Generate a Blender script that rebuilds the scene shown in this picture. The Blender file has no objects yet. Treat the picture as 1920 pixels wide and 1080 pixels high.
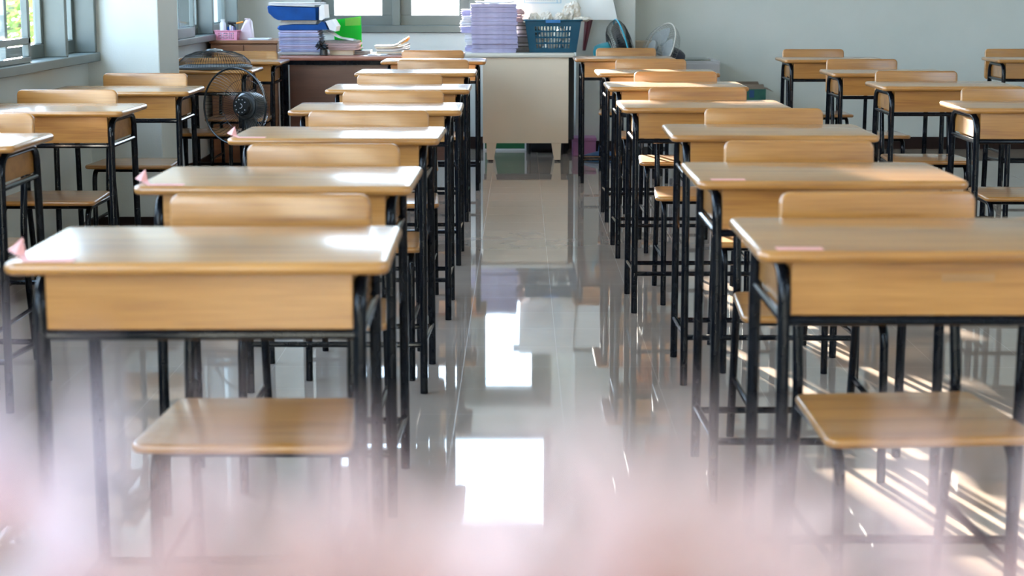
import bpy, bmesh, math, random
from mathutils import Vector, Matrix

random.seed(7)
S = bpy.context.scene
COL = S.collection
PI = math.pi

# ------------------------------------------------------------------ camera, sky, sun, exposure
F, HZ, CX, CY, CAMH = 3020.0, -27.0, 960.0, 453.0, 1.18      # focal length in pixels (1920 wide), eye height
PITCH = math.atan((CY - HZ) / F)
YAW = math.atan(16.0 / F)
cam = bpy.data.cameras.new('camera')
cam.sensor_width = 36.0
cam.lens = F / 1920.0 * 36.0
cam.shift_y = -(540.0 - CY) / 1920.0
cam.clip_start = 0.02
cam.clip_end = 400
cam.dof.use_dof = True
cam.dof.focus_distance = 7.2
cam.dof.aperture_fstop = 5.0
cam.dof.aperture_blades = 0
camo = bpy.data.objects.new('camera', cam)
COL.objects.link(camo)
camo.location = (0, 0, CAMH)
camo.rotation_euler = (PI / 2 - PITCH, 0, YAW)
S.camera = camo

W = bpy.data.worlds.new('sky')
S.world = W
W.use_nodes = True
wn = W.node_tree.nodes
wl = W.node_tree.links
bg = wn['Background']
tc = wn.new('ShaderNodeTexCoord')
sx = wn.new('ShaderNodeSeparateXYZ')
rp = wn.new('ShaderNodeValToRGB')
wl.new(tc.outputs['Generated'], sx.inputs[0])
wl.new(sx.outputs['Z'], rp.inputs[0])
rp.color_ramp.elements[0].position = 0.0
rp.color_ramp.elements[0].color = (0.80, 0.91, 1.0, 1)
rp.color_ramp.elements[1].position = 0.7
rp.color_ramp.elements[1].color = (0.50, 0.72, 1.0, 1)
wl.new(rp.outputs[0], bg.inputs[0])
bg.inputs[1].default_value = 9.0

sun = bpy.data.lights.new('sun', 'SUN')
sun.energy = 105.0
sun.angle = 0.009
sun.color = (1.0, 0.86, 0.70)
suno = bpy.data.objects.new('sun', sun)
COL.objects.link(suno)
SUND = Vector((0.254, -0.967, -0.174))
suno.rotation_euler = SUND.to_track_quat('-Z', 'Y').to_euler()
suno.location = (-4, 18, 6)

S.view_settings.view_transform = 'Standard'
S.view_settings.look = 'None'
S.view_settings.exposure = 0.36
S.view_settings.gamma = 1.0
S.view_settings.use_curve_mapping = False
S.cycles.use_denoising = True
S.cycles.max_bounces = 12
S.cycles.diffuse_bounces = 6
S.cycles.glossy_bounces = 6
S.cycles.transmission_bounces = 6
S.cycles.transparent_max_bounces = 12
S.cycles.sample_clamp_indirect = 6.0
S.cycles.caustics_reflective = False
S.cycles.caustics_refractive = False


def portal(name, loc, rot, sx_, sy_):
    l = bpy.data.lights.new(name, 'AREA')
    l.shape = 'RECTANGLE'
    l.size, l.size_y = sx_, sy_
    l.cycles.is_portal = True
    o = bpy.data.objects.new(name, l)
    o.location = loc
    o.rotation_euler = rot
    COL.objects.link(o)


# ------------------------------------------------------------------ helpers
_fw = Vector((-math.sin(YAW) * math.cos(PITCH), math.cos(YAW) * math.cos(PITCH), -math.sin(PITCH)))
_rt = Vector((math.cos(YAW), math.sin(YAW), 0))
_up = _rt.cross(_fw)


def ray(px, py):
    return _fw + _rt * ((px - CX) / F) - _up * ((py - CY) / F)


def atY(px, py, Y):
    d = ray(px, py)
    return Vector((0, 0, CAMH)) + d * (Y / d.y)


def atz(px, py, z):
    d = ray(px, py)
    return Vector((0, 0, CAMH)) + d * ((z - CAMH) / d.z)


def obj(name, bm, mat, parent=None, smooth=True, loc=(0, 0, 0), rot=(0, 0, 0), ang=0.6):
    me = bpy.data.meshes.new(name)
    bmesh.ops.recalc_face_normals(bm, faces=bm.faces)
    bm.to_mesh(me)
    bm.free()
    for m in (mat if isinstance(mat, (list, tuple)) else [mat]):
        me.materials.append(m)
    if smooth:
        me.polygons.foreach_set('use_smooth', [True] * len(me.polygons))
        me.set_sharp_from_angle(angle=ang)
    o = bpy.data.objects.new(name, me)
    COL.objects.link(o)
    o.location = loc
    o.rotation_euler = rot
    if parent is not None:
        o.parent = parent
    return o


def thing(name, label, cat, loc=(0, 0, 0), rot=0.0, group=None):
    o = bpy.data.objects.new(name, None)
    o.empty_display_size = 0.05
    COL.objects.link(o)
    o.location = loc
    o.rotation_euler = (0, 0, rot)
    return tag(o, label, cat, group)


def tag(o, label, cat, group=None):
    o['label'] = label
    o['category'] = cat
    if group:
        o['group'] = group
    return o


def struct(o, label=None):
    o['kind'] = 'structure'
    if label:
        o['label'] = label
    return o


def dup(root, loc, rz, label, group=None):
    r = root.copy()
    COL.objects.link(r)
    r.location = loc
    r.rotation_euler = (0, 0, rz)
    r['label'] = label
    if group:
        r['group'] = group
    for ch in list(root.children):
        c = ch.copy()
        COL.objects.link(c)
        c.parent = r
        for g in list(ch.children):
            d = g.copy()
            COL.objects.link(d)
            d.parent = c
    return r


def box(bm, x0, x1, y0, y1, z0, z1, bev=0.0, seg=2, mi=0):
    vs = [bm.verts.new(p) for p in ((x0, y0, z0), (x1, y0, z0), (x1, y1, z0), (x0, y1, z0),
                                    (x0, y0, z1), (x1, y0, z1), (x1, y1, z1), (x0, y1, z1))]
    fs = [bm.faces.new([vs[i] for i in q]) for q in ((3, 2, 1, 0), (4, 5, 6, 7), (0, 1, 5, 4), (1, 2, 6, 5), (2, 3, 7, 6), (3, 0, 4, 7))]
    for f_ in fs:
        f_.material_index = mi
    if bev > 0:
        es = {e for f_ in fs for e in f_.edges}
        bmesh.ops.bevel(bm, geom=list(es), offset=bev, segments=seg, affect='EDGES', profile=0.5)
    return vs


def boxbm(*a, **k):
    bm = bmesh.new()
    box(bm, *a, **k)
    return bm


def fillet(pts, rad, n=5):
    pts = [Vector(p) for p in pts]
    out = [pts[0]]
    for i in range(1, len(pts) - 1):
        p, a, b = pts[i], pts[i - 1], pts[i + 1]
        u, v = (a - p), (b - p)
        r = min(rad, u.length * 0.49, v.length * 0.49)
        s, e = p + u.normalized() * r, p + v.normalized() * r
        for k in range(n + 1):
            t = k / n
            out.append(s * (1 - t) ** 2 + p * 2 * t * (1 - t) + e * t * t)
    out.append(pts[-1])
    return out


def tube(bm, pts, r, seg=10, closed=False, flat=1.0):
    pts = [Vector(p) for p in pts]
    n = len(pts)
    rings = []
    nrm = None
    for i in range(n):
        if closed:
            t = pts[(i + 1) % n] - pts[(i - 1) % n]
        else:
            t = pts[min(i + 1, n - 1)] - pts[max(i - 1, 0)]
        t.normalize()
        if nrm is None:
            nrm = t.orthogonal().normalized()
        else:
            nrm = (nrm - t * nrm.dot(t)).normalized()
        bn = t.cross(nrm)
        rr = r[i] if isinstance(r, (list, tuple)) else r
        rings.append([bm.verts.new(pts[i] + (nrm * math.cos(a) + bn * math.sin(a) * flat) * rr)
                      for a in [2 * PI * k / seg for k in range(seg)]])
    m = n if closed else n - 1
    for i in range(m):
        A, B = rings[i], rings[(i + 1) % n]
        for k in range(seg):
            bm.faces.new((A[k], A[(k + 1) % seg], B[(k + 1) % seg], B[k]))
    if not closed:
        bm.faces.new(list(reversed(rings[0])))
        bm.faces.new(rings[-1])


def tubebm(pts, r, seg=10, **k):
    bm = bmesh.new()
    tube(bm, pts, r, seg, **k)
    return bm


def roundrect(w0, w1, y0, y1, r, inset=0.0, n=5):
    """outline, width w0 at y0 and w1 at y1"""
    a, b = w0 / 2 - inset, w1 / 2 - inset
    y0, y1 = y0 + inset, y1 - inset
    r = max(r - inset, 0.001)
    c = [(-a + r, y0 + r, PI, 1.5 * PI), (a - r, y0 + r, 1.5 * PI, 2 * PI), (b - r, y1 - r, 0, .5 * PI), (-b + r, y1 - r, .5 * PI, PI)]
    out = []
    for cx, cy, s, e in c:
        for k in range(n + 1):
            t = s + (e - s) * k / n
            out.append((cx + r * math.cos(t), cy + r * math.sin(t)))
    return out


def slab(bm, outline, z0, z1, r, n=4, xf=None):
    """outline: function(inset)->[(x,y)], bullnose edges of radius r"""
    r = min(r, (z1 - z0) / 2)
    lv = []
    for k in range(n + 1):
        a = PI / 2 * k / n
        lv.append((z0 + r * (1 - math.cos(a)), r * (1 - math.sin(a))))
    lv += [(z0 + z1 - z, i) for z, i in reversed(lv)]
    rings = []
    for z, i in lv:
        ps = [Vector((x, y, z)) for x, y in outline(i)]
        if xf:
            ps = [xf @ p for p in ps]
        rings.append([bm.verts.new(p) for p in ps])
    m = len(rings[0])
    for A, B in zip(rings, rings[1:]):
        for k in range(m):
            bm.faces.new((A[k], A[(k + 1) % m], B[(k + 1) % m], B[k]))
    bm.faces.new(list(reversed(rings[0])))
    bm.faces.new(rings[-1])


def thicken(bm, th):
    bmesh.ops.recalc_face_normals(bm, faces=bm.faces)
    bm.normal_update()
    bmesh.ops.solidify(bm, geom=bm.faces[:], thickness=th)


def lathe(bm, prof, seg=24, xf=None):
    rings = []
    for r, z in prof:
        ps = [Vector((r * math.cos(2 * PI * k / seg), r * math.sin(2 * PI * k / seg), z)) for k in range(seg)]
        if xf:
            ps = [xf @ p for p in ps]
        rings.append([bm.verts.new(p) for p in ps])
    for A, B in zip(rings, rings[1:]):
        for k in range(seg):
            bm.faces.new((A[k], A[(k + 1) % seg], B[(k + 1) % seg], B[k]))
    bm.faces.new(list(reversed(rings[0])))
    bm.faces.new(rings[-1])


# ------------------------------------------------------------------ materials
def mat(name, col, rough=0.5, metal=0.0, spec=0.5, coat=0.0, coat_r=0.05, ior=None, trans=0.0):
    m = bpy.data.materials.new(name)
    m.use_nodes = True
    b = m.node_tree.nodes['Principled BSDF']
    b.inputs['Base Color'].default_value = (*col, 1)
    b.inputs['Roughness'].default_value = rough
    b.inputs['Metallic'].default_value = metal
    b.inputs['Specular IOR Level'].default_value = spec
    b.inputs['Coat Weight'].default_value = coat
    b.inputs['Coat Roughness'].default_value = coat_r
    if ior:
        b.inputs['IOR'].default_value = ior
    return m


def noise_mat(name, c1, c2, scale=8.0, rough=0.6, bump=0.0, spec=0.5, stretch=(1, 1, 1), coat=0.0, bscale=None):
    m = mat(name, c1, rough, spec=spec, coat=coat)
    N, L = m.node_tree.nodes, m.node_tree.links
    b = N['Principled BSDF']
    t = N.new('ShaderNodeTexCoord')
    mp = N.new('ShaderNodeMapping')
    mp.inputs['Scale'].default_value = stretch
    L.new(t.outputs['Object'], mp.inputs[0])
    n = N.new('ShaderNodeTexNoise')
    n.inputs['Scale'].default_value = scale
    n.inputs['Detail'].default_value = 4
    L.new(mp.outputs[0], n.inputs['Vector'])
    r = N.new('ShaderNodeValToRGB')
    r.color_ramp.elements[0].position = 0.35
    r.color_ramp.elements[0].color = (*c1, 1)
    r.color_ramp.elements[1].position = 0.65
    r.color_ramp.elements[1].color = (*c2, 1)
    L.new(n.outputs['Fac'], r.inputs[0])
    L.new(r.outputs[0], b.inputs['Base Color'])
    if bump:
        bp = N.new('ShaderNodeBump')
        bp.inputs['Strength'].default_value = bump
        bp.inputs['Distance'].default_value = 0.004
        if bscale:
            n2 = N.new('ShaderNodeTexNoise')
            n2.inputs['Scale'].default_value = bscale
            L.new(t.outputs['Object'], n2.inputs['Vector'])
            L.new(n2.outputs['Fac'], bp.inputs['Height'])
        else:
            L.new(n.outputs['Fac'], bp.inputs['Height'])
        L.new(bp.outputs[0], b.inputs['Normal'])
    return m


def wood_mat(name, dark, mid, light, rough=0.17, coat=1.0):
    """varnished wood with grain along X, a different plank for every object"""
    m = mat(name, mid, 0.4, coat=coat, coat_r=rough)
    N, L = m.node_tree.nodes, m.node_tree.links
    b = N['Principled BSDF']
    t = N.new('ShaderNodeTexCoord')
    oi = N.new('ShaderNodeObjectInfo')
    ml = N.new('ShaderNodeMath')
    ml.operation = 'MULTIPLY'
    ml.inputs[1].default_value = 37.0
    L.new(oi.outputs['Random'], ml.inputs[0])
    cb = N.new('ShaderNodeCombineXYZ')
    for k in range(3):
        L.new(ml.outputs[0], cb.inputs[k])
    ad = N.new('ShaderNodeVectorMath')
    ad.operation = 'ADD'
    L.new(t.outputs['Object'], ad.inputs[0])
    L.new(cb.outputs[0], ad.inputs[1])
    mp = N.new('ShaderNodeMapping')
    mp.inputs['Scale'].default_value = (0.9, 9.0, 9.0)
    L.new(ad.outputs[0], mp.inputs[0])
    n1 = N.new('ShaderNodeTexNoise')
    n1.inputs['Scale'].default_value = 2.2
    n1.inputs['Detail'].default_value = 5
    n1.inputs['Distortion'].default_value = 0.6
    L.new(mp.outputs[0], n1.inputs['Vector'])
    mp2 = N.new('ShaderNodeMapping')
    mp2.inputs['Scale'].default_value = (3.0, 90.0, 90.0)
    L.new(ad.outputs[0], mp2.inputs[0])
    n2 = N.new('ShaderNodeTexNoise')
    n2.inputs['Scale'].default_value = 2.0
    n2.inputs['Detail'].default_value = 3
    L.new(mp2.outputs[0], n2.inputs['Vector'])
    mx = N.new('ShaderNodeMix')
    mx.inputs[0].default_value = 0.35
    L.new(n1.outputs['Fac'], mx.inputs[2])
    L.new(n2.outputs['Fac'], mx.inputs[3])
    r = N.new('ShaderNodeValToRGB')
    e = r.color_ramp.elements
    e[0].position, e[0].color = 0.30, (*dark, 1)
    e[1].position, e[1].color = 0.66, (*light, 1)
    k = e.new(0.47)
    k.color = (*mid, 1)
    L.new(mx.outputs[0], r.inputs[0])
    L.new(r.outputs[0], b.inputs['Base Color'])
    return m


def glass_mat(name, tint=(0.93, 0.97, 1.0), fac=0.06):
    m = bpy.data.materials.new(name)
    m.use_nodes = True
    N, L = m.node_tree.nodes, m.node_tree.links
    for n in list(N):
        if n.type != 'OUTPUT_MATERIAL':
            N.remove(n)
    out = [n for n in N if n.type == 'OUTPUT_MATERIAL'][0]
    tr = N.new('ShaderNodeBsdfTransparent')
    tr.inputs[0].default_value = (*tint, 1)
    gl = N.new('ShaderNodeBsdfGlossy')
    gl.inputs['Roughness'].default_value = 0.02
    mx = N.new('ShaderNodeMixShader')
    mx.inputs[0].default_value = fac
    L.new(tr.outputs[0], mx.inputs[1])
    L.new(gl.outputs[0], mx.inputs[2])
    L.new(mx.outputs[0], out.inputs[0])
    return m


def thin_mat(name, col, trans=0.4, rough=0.6):
    """thin petal / paper: part of the light passes through"""
    m = mat(name, col, rough)
    N, L = m.node_tree.nodes, m.node_tree.links
    b = N['Principled BSDF']
    out = [n for n in N if n.type == 'OUTPUT_MATERIAL'][0]
    tl = N.new('ShaderNodeBsdfTranslucent')
    tl.inputs[0].default_value = (*col, 1)
    mx = N.new('ShaderNodeMixShader')
    mx.inputs[0].default_value = trans
    L.new(b.outputs[0], mx.inputs[1])
    L.new(tl.outputs[0], mx.inputs[2])
    L.new(mx.outputs[0], out.inputs[0])
    return m


def tile_mat():
    m = mat('polished_tile', (0.4, 0.36, 0.32), 0.035, ior=1.62)
    N, L = m.node_tree.nodes, m.node_tree.links
    b = N['Principled BSDF']
    t = N.new('ShaderNodeTexCoord')
    mp = N.new('ShaderNodeMapping')
    mp.inputs['Location'].default_value = (-0.415 + 0.297 * 20, -9.741 + 0.2833 * 60, 0)
    L.new(t.outputs['Object'], mp.inputs[0])
    br = N.new('ShaderNodeTexBrick')
    br.offset = 0
    br.inputs['Scale'].default_value = 1.0
    br.inputs['Mortar Size'].default_value = 0.0011
    br.inputs['Mortar Smooth'].default_value = 0.3
    br.inputs['Brick Width'].default_value = 0.297
    br.inputs['Row Height'].default_value = 0.2833
    br.inputs['Color1'].default_value = (0.315, 0.25, 0.205, 1)
    br.inputs['Color2'].default_value = (0.335, 0.268, 0.22, 1)
    br.inputs['Mortar'].default_value = (0.40, 0.34, 0.295, 1)
    L.new(mp.outputs[0], br.inputs['Vector'])
    n = N.new('ShaderNodeTexNoise')
    n.inputs['Scale'].default_value = 5
    n.inputs['Detail'].default_value = 6
    L.new(t.outputs['Object'], n.inputs['Vector'])
    hs = N.new('ShaderNodeHueSaturation')
    mr = N.new('ShaderNodeMapRange')
    mr.inputs[3].default_value = 0.88
    mr.inputs[4].default_value = 1.12
    L.new(n.outputs['Fac'], mr.inputs[0])
    L.new(mr.outputs[0], hs.inputs['Value'])
    L.new(br.outputs['Color'], hs.inputs['Color'])
    L.new(hs.outputs[0], b.inputs['Base Color'])
    rr = N.new('ShaderNodeMapRange')
    rr.inputs[3].default_value = 0.03
    rr.inputs[4].default_value = 0.25
    L.new(br.outputs['Fac'], rr.inputs[0])
    L.new(rr.outputs[0], b.inputs['Roughness'])
    return m


M_WALL = noise_mat('wall_paint', (0.60, 0.63, 0.60), (0.64, 0.66, 0.63), 3.0, 0.7, 0.15, bscale=140)
M_CEIL = mat('ceiling_paint', (0.78, 0.79, 0.78), 0.8)
M_FLOOR = tile_mat()
M_BASE = mat('baseboard_tile', (0.022, 0.010, 0.008), 0.5, spec=0.2)
M_FRAME = noise_mat('window_paint', (0.115, 0.137, 0.128), (0.135, 0.157, 0.148), 5, 0.4)
M_GLASS = glass_mat('window_glass')
M_OAK = wood_mat('varnished_wood', (0.225, 0.080, 0.012), (0.37, 0.153, 0.026), (0.47, 0.212, 0.046))
M_STEEL = noise_mat('black_enamel', (0.003, 0.004, 0.006), (0.005, 0.006, 0.009), 30, 0.11, spec=0.2)
M_PINKP = mat('pink_paper', (0.75, 0.36, 0.33), 0.6)
M_CAP = mat('rubber', (0.012, 0.012, 0.013), 0.6)
M_CREAM = noise_mat('cream_laminate', (0.80, 0.665, 0.51), (0.83, 0.695, 0.54), 2, 0.4)
M_CREAMT = noise_mat('cream_top', (0.66, 0.63, 0.55), (0.70, 0.66, 0.58), 3, 0.25)
M_DARK = mat('dark_panel', (0.03, 0.03, 0.032), 0.6)
M_BROWN = wood_mat('dark_brown_veneer', (0.055, 0.018, 0.010), (0.085, 0.028, 0.016), (0.11, 0.04, 0.022), 0.3, 0.3)
M_REDTOP = wood_mat('red_brown_top', (0.20, 0.06, 0.035), (0.26, 0.085, 0.05), (0.30, 0.11, 0.07), 0.2, 0.5)

# ------------------------------------------------------------------ room
XL, XR, YB, YF, ZC = -2.04, 4.35, 11.77, -4.0, 3.3
TH = 0.16


def wall_boxes(name, boxes, m=M_WALL):
    bm = bmesh.new()
    for b in boxes:
        box(bm, *b)
    return struct(obj(name, bm, m, smooth=False))


struct(obj('floor', boxbm(XL - 0.2, XR + 0.2, YF - 0.2, YB + 0.2, -0.12, 0.0), M_FLOOR, smooth=False), 'glossy beige polished tile floor mirroring desks and windows')
struct(obj('ceiling', boxbm(XL - 0.2, XR + 0.2, YF - 0.2, YB + 0.2, ZC, ZC + 0.12), M_CEIL, smooth=False))
WZ0, WZ1 = 0.83, 2.95            # left windows
LW = [(-2.6, 2.4), (3.1, 7.60), (8.06, 11.45)]
bs = [(XL - TH, XL, YF - 0.2, YB + 0.2, 0, WZ0), (XL - TH, XL, YF - 0.2, YB + 0.2, WZ1, ZC)]
ys = [YF - 0.2] + [v for w in LW for v in w] + [YB + 0.2]
for a, b in zip(ys[0::2], ys[1::2]):
    bs.append((XL - TH, XL, a, b, WZ0, WZ1))
wall_boxes('wall_left', bs)
BX0, BX1 = -1.49, 0.225          # back window
BZ0, BZ1, BZ2, BZ3 = 0.845, 1.94, 2.15, 2.95
wall_boxes('wall_sun_block', [(XL - 1.2, XL - TH, YB, YB + TH, -0.5, ZC + 0.12), (XL - 1.2, XL - 0.2, 7.6, YB, ZC, ZC + 0.12)], noise_mat('olive_render', (0.055, 0.052, 0.04), (0.065, 0.062, 0.048), 2, 0.8))  # wing and eave added outside to keep sun off the rear left window
wall_boxes('wall_back', [(XL - TH, XL, YB, YB + TH, 0, ZC), (XL, XR, YB, YB + TH, 0, BZ0), (XL, BX0, YB, YB + TH, BZ0, ZC), (BX1, XR, YB, YB + TH, BZ0, ZC),
                         (BX0, BX1, YB, YB + TH, BZ1, BZ2), (BX0, BX1, YB, YB + TH, BZ3, ZC), (BX0, -1.42, YB, YB + TH, BZ2, BZ3)])
RY0, RY1, RZ0, RZ1 = -3.4, 2.0, 1.5, 2.7
wall_boxes('wall_right', [(XR, XR + TH, YF - 0.2, YB + 0.2, 0, RZ0), (XR, XR + TH, YF - 0.2, YB + 0.2, RZ1, ZC),
                          (XR, XR + TH, YF - 0.2, RY0, RZ0, RZ1), (XR, XR + TH, RY1, YB + 0.2, RZ0, RZ1)])
wall_boxes('wall_front', [(XL, XR, YF - TH, YF, 0, ZC)])


def pillar(name, x0, x1, y0, y1):
    return struct(obj(name, boxbm(x0, x1, y0, y1, 0.0, ZC, bev=0.006), M_WALL, smooth=False))


pillar('wall_pillar_left', XL - 0.02, -1.70, 7.62, 8.05)
pillar('wall_pillar_back', 0.39, 0.81, 11.45, YB + 0.02)
bm = bmesh.new()
box(bm, XL, XL + 0.012, YF, 7.62, 0, 0.088)
box(bm, XL, -1.688, 7.608, 7.62, 0, 0.088)
box(bm, -1.70, -1.688, 7.608, 8.062, 0, 0.088)
box(bm, XL, XL + 0.012, 8.05, YB, 0, 0.088)
struct(obj('baseboard_left', bm, M_BASE, smooth=False))
bm = bmesh.new()
box(bm, XL, 0.39, YB - 0.012, YB, 0, 0.088)
box(bm, 0.378, 0.822, 11.438, 11.45, 0, 0.088)
box(bm, 0.81, XR, YB - 0.012, YB, 0, 0.088)
struct(obj('baseboard_back', bm, M_BASE, smooth=False))
struct(obj('baseboard_right', boxbm(XR - 0.012, XR, YF, YB, 0, 0.088), M_BASE, smooth=False))


def side_window(n, y0, y1, z0, z1, muls, sashes):
    """sliding window in the left wall; sashes = (y0, y1, plane x, lower light)"""
    w = bpy.data.objects.new('window_%d' % n, None)
    COL.objects.link(w)
    struct(w)
    xi, xo = XL + 0.05, XL - 0.09
    e = 0.04
    bm = bmesh.new()
    box(bm, xo, xi + 0.015, y0, y1, z0, z0 + e, bev=0.004)
    box(bm, xo, xi, y0, y1, z1 - e, z1, bev=0.004)
    box(bm, xo, xi, y0, y0 + 0.03, z0 + e, z1 - e, bev=0.004)
    box(bm, xo, xi, y1 - 0.03, y1, z0 + e, z1 - e, bev=0.004)
    for y in muls:
        box(bm, xo, xi, y, y + 0.035, z0 + e, z1 - e, bev=0.004)
    obj('window_frame', bm, M_FRAME, w, smooth=False)
    for a, b, gx, low in sashes:
        bm = bmesh.new()
        t, s_ = 0.014, 0.03
        zb = 0.93 if not low else 0.895
        box(bm, gx - t, gx + t, a, b, z0 + e, zb, bev=0.003)
        if low:
            box(bm, gx - t, gx + t, a, b, 0.945, 0.972, bev=0.003)
        box(bm, gx - t, gx + t, a, b, z1 - e - 0.06, z1 - e, bev=0.003)
        box(bm, gx - t, gx + t, a, a + s_, zb, z1 - e - 0.06, bev=0.003)
        box(bm, gx - t, gx + t, b - s_, b, zb, z1 - e - 0.06, bev=0.003)
        sash = obj('sash', bm, M_FRAME, w, smooth=False)
        obj('pane', boxbm(gx - 0.002, gx + 0.002, a + s_ * .7, b - s_ * .7, zb - 0.01, z1 - e - 0.05), M_GLASS, sash, smooth=False)
    return w


GO, GI = XL - 0.06, XL + 0.03
side_window(1, -2.6, 2.4, WZ0, WZ1, [-0.95, 0.72], [(-2.55, -1.7, GI, 1), (-1.75, -0.97, GO, 0), (-0.9, -0.1, GI, 1), (-0.15, 0.70, GO, 0), (0.77, 1.6, GI, 1), (1.55, 2.36, GO, 0)])  # unseen window beside the camera, added to light the desk fronts
side_window(2, 3.1, 7.61, WZ0, WZ1, [4.35, 5.72, 7.09], [(3.14, 3.8, GI, 1), (3.76, 4.34, GO, 0), (4.40, 5.1, GI, 1), (5.06, 5.71, GO, 0), (5.77, 6.60, GI, 1), (6.56, 7.085, GO, 0), (7.13, 7.575, GO, 0)])
side_window(3, 8.06, 11.45, WZ0, WZ1, [9.3, 10.5], [(8.1, 8.75, GI, 0), (8.7, 9.29, GO, 0), (9.35, 9.95, GI, 0), (9.9, 10.49, GO, 0), (10.55, 11.0, GI, 0), (10.95, 11.41, GO, 0)])

w = bpy.data.objects.new('window_4', None)  # unseen high window added in the right wall for frontal fill light
COL.objects.link(w)
struct(w)
bm = bmesh.new()
for q in ((RY0, RY1, RZ0, RZ0 + .05), (RY0, RY1, RZ1 - .05, RZ1)):
    box(bm, XR - 0.01, XR + 0.10, q[0], q[1], q[2], q[3], bev=0.004)
for k in range(6):
    y = RY0 + (RY1 - RY0 - .05) * k / 5
    box(bm, XR - 0.01, XR + 0.10, y, y + .05, RZ0 + .05, RZ1 - .05, bev=0.004)
obj('window_frame', bm, M_FRAME, w, smooth=False)
obj('pane', boxbm(XR + 0.045, XR + 0.049, RY0 + .02, RY1 - .02, RZ0 + .02, RZ1 - .02), M_GLASS, w, smooth=False)

# back window: three casements below, a transom above
w = bpy.data.objects.new('window_5', None)
COL.objects.link(w)
struct(w)
bm = bmesh.new()
fy0, fy1 = YB - 0.012, YB + 0.10
e = 0.05
box(bm, BX0, BX1, fy0 - 0.015, fy1, BZ0, BZ0 + e, bev=0.004)
box(bm, BX0, BX1, fy0, fy1, BZ1 - e, BZ1, bev=0.004)
PC = [-1.18, -0.62, -0.088]
cuts = [BX0, -0.90, -0.345, BX1]
for x in (BX0, BX1 - e):
    box(bm, x, x + e, fy0, fy1, BZ0 + e, BZ1 - e, bev=0.004)
for x in cuts[1:3]:
    box(bm, x - 0.028, x + 0.028, fy0, fy1, BZ0 + e, BZ1 - e, bev=0.004)
obj('window_frame', bm, M_FRAME, w, smooth=False)
for k in range(3):
    a = cuts[k] + (e if k == 0 else 0.028)
    b = cuts[k + 1] - (e if k == 2 else 0.028)
    p0, p1 = PC[k] - 0.172, PC[k] + 0.172
    bm = bmesh.new()
    y0, y1 = YB + 0.03, YB + 0.07
    box(bm, a, b, y0, y1, BZ0 + e, 0.968, bev=0.003)
    box(bm, a, b, y0, y1, 1.80, BZ1 - e, bev=0.003)
    box(bm, a, p0, y0, y1, 0.968, 1.80, bev=0.003)
    box(bm, p1, b, y0, y1, 0.968, 1.80, bev=0.003)
    box(bm, p0, p1, y0 + .012, y1 - .012, 1.738, 1.745)
    sash = obj('sash', bm, M_FRAME, w, smooth=False)
    obj('pane', boxbm(p0 - 0.01, p1 + 0.01, YB + 0.046, YB + 0.050, 0.958, 1.81), M_GLASS, sash, smooth=False)
bm = bmesh.new()
box(bm, -1.42, BX1, fy0, fy1, BZ2, BZ2 + e, bev=0.004)
box(bm, -1.42, BX1, fy0, fy1, BZ3 - e, BZ3, bev=0.004)
for x in (-1.42, -0.62, BX1 - e):
    box(bm, x, x + e, fy0, fy1, BZ2 + e, BZ3 - e, bev=0.004)
obj('transom_frame', bm, M_FRAME, w, smooth=False)
obj('pane', boxbm(-1.42 + 0.03, BX1 - 0.03, YB + 0.046, YB + 0.050, BZ2 + 0.03, BZ3 - 0.03), M_GLASS, w, smooth=False)

portal('daylight_left', (XL - 0.2, 5.35, 1.9), (0, -PI / 2, 0), 2.2, 4.6)
portal('daylight_left_front', (XL - 0.2, -0.1, 1.9), (0, -PI / 2, 0), 2.2, 5.1)
portal('daylight_left_back', (XL - 0.2, 9.75, 1.9), (0, -PI / 2, 0), 2.2, 3.4)
portal('daylight_back', (-0.63, YB + 0.2, 1.9), (-PI / 2, 0, 0), 1.75, 2.2)

portal('daylight_right', (XR + 0.2, -0.7, 2.1), (0, PI / 2, 0), 1.25, 5.5)  # portal for the added right-wall fill window

# ------------------------------------------------------------------ outside
M_GRND = noise_mat('dry_lawn', (0.42, 0.42, 0.36), (0.52, 0.51, 0.45), 0.3, 0.9)
struct(obj('ground', boxbm(-150, 150, -120, 260, -0.62, -0.5), M_GRND, smooth=False))
M_LEAF = thin_mat('leaf', (0.22, 0.30, 0.06), 0.35)
M_BARK = noise_mat('bark', (0.10, 0.07, 0.05), (0.16, 0.12, 0.09), 12, 0.9)


def tree(loc, h, rad, label, seed):
    rng = random.Random(seed)
    t = thing('garden_tree', label, 'tree', loc)
    bm = bmesh.new()
    tube(bm, [(0, 0, 0), (0.05, 0, h * .3), (-0.05, 0.05, h * .6), (0, 0, h * .85)], [0.14, 0.11, 0.08, 0.03], 8)
    for k in range(6):
        a = k * 1.05
        tube(bm, [(0, 0, h * (.3 + .06 * k)), (math.cos(a) * rad * .6, math.sin(a) * rad * .6, h * (.5 + .06 * k))], [0.05, 0.015], 6)
    obj('trunk', bm, M_BARK, t)
    bm = bmesh.new()
    for k in range(6000):
        while True:
            p = Vector((rng.uniform(-1, 1), rng.uniform(-1, 1), rng.uniform(-1, 1)))
            if 0.25 < p.length < 1:
                break
        p = Vector((p.x * rad, p.y * rad, h * .55 + p.z * h * .47))
        s = rng.uniform(0.05, 0.10)
        d = Vector((rng.gauss(0, 1), rng.gauss(0, 1), rng.gauss(0, .6))).normalized()
        q = d.orthogonal().normalized() * s * .45
        v = [bm.verts.new(p), bm.verts.new(p + d * s + q), bm.verts.new(p + d * s * 2.1), bm.verts.new(p + d * s - q)]
        bm.faces.new(v)
    obj('foliage', bm, M_LEAF, t, smooth=False)


tree((-6.9, 20.9, -0.5), 3.2, 2.2, 'sunlit yellow-green leafy tree outside the left window', 3)

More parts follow.
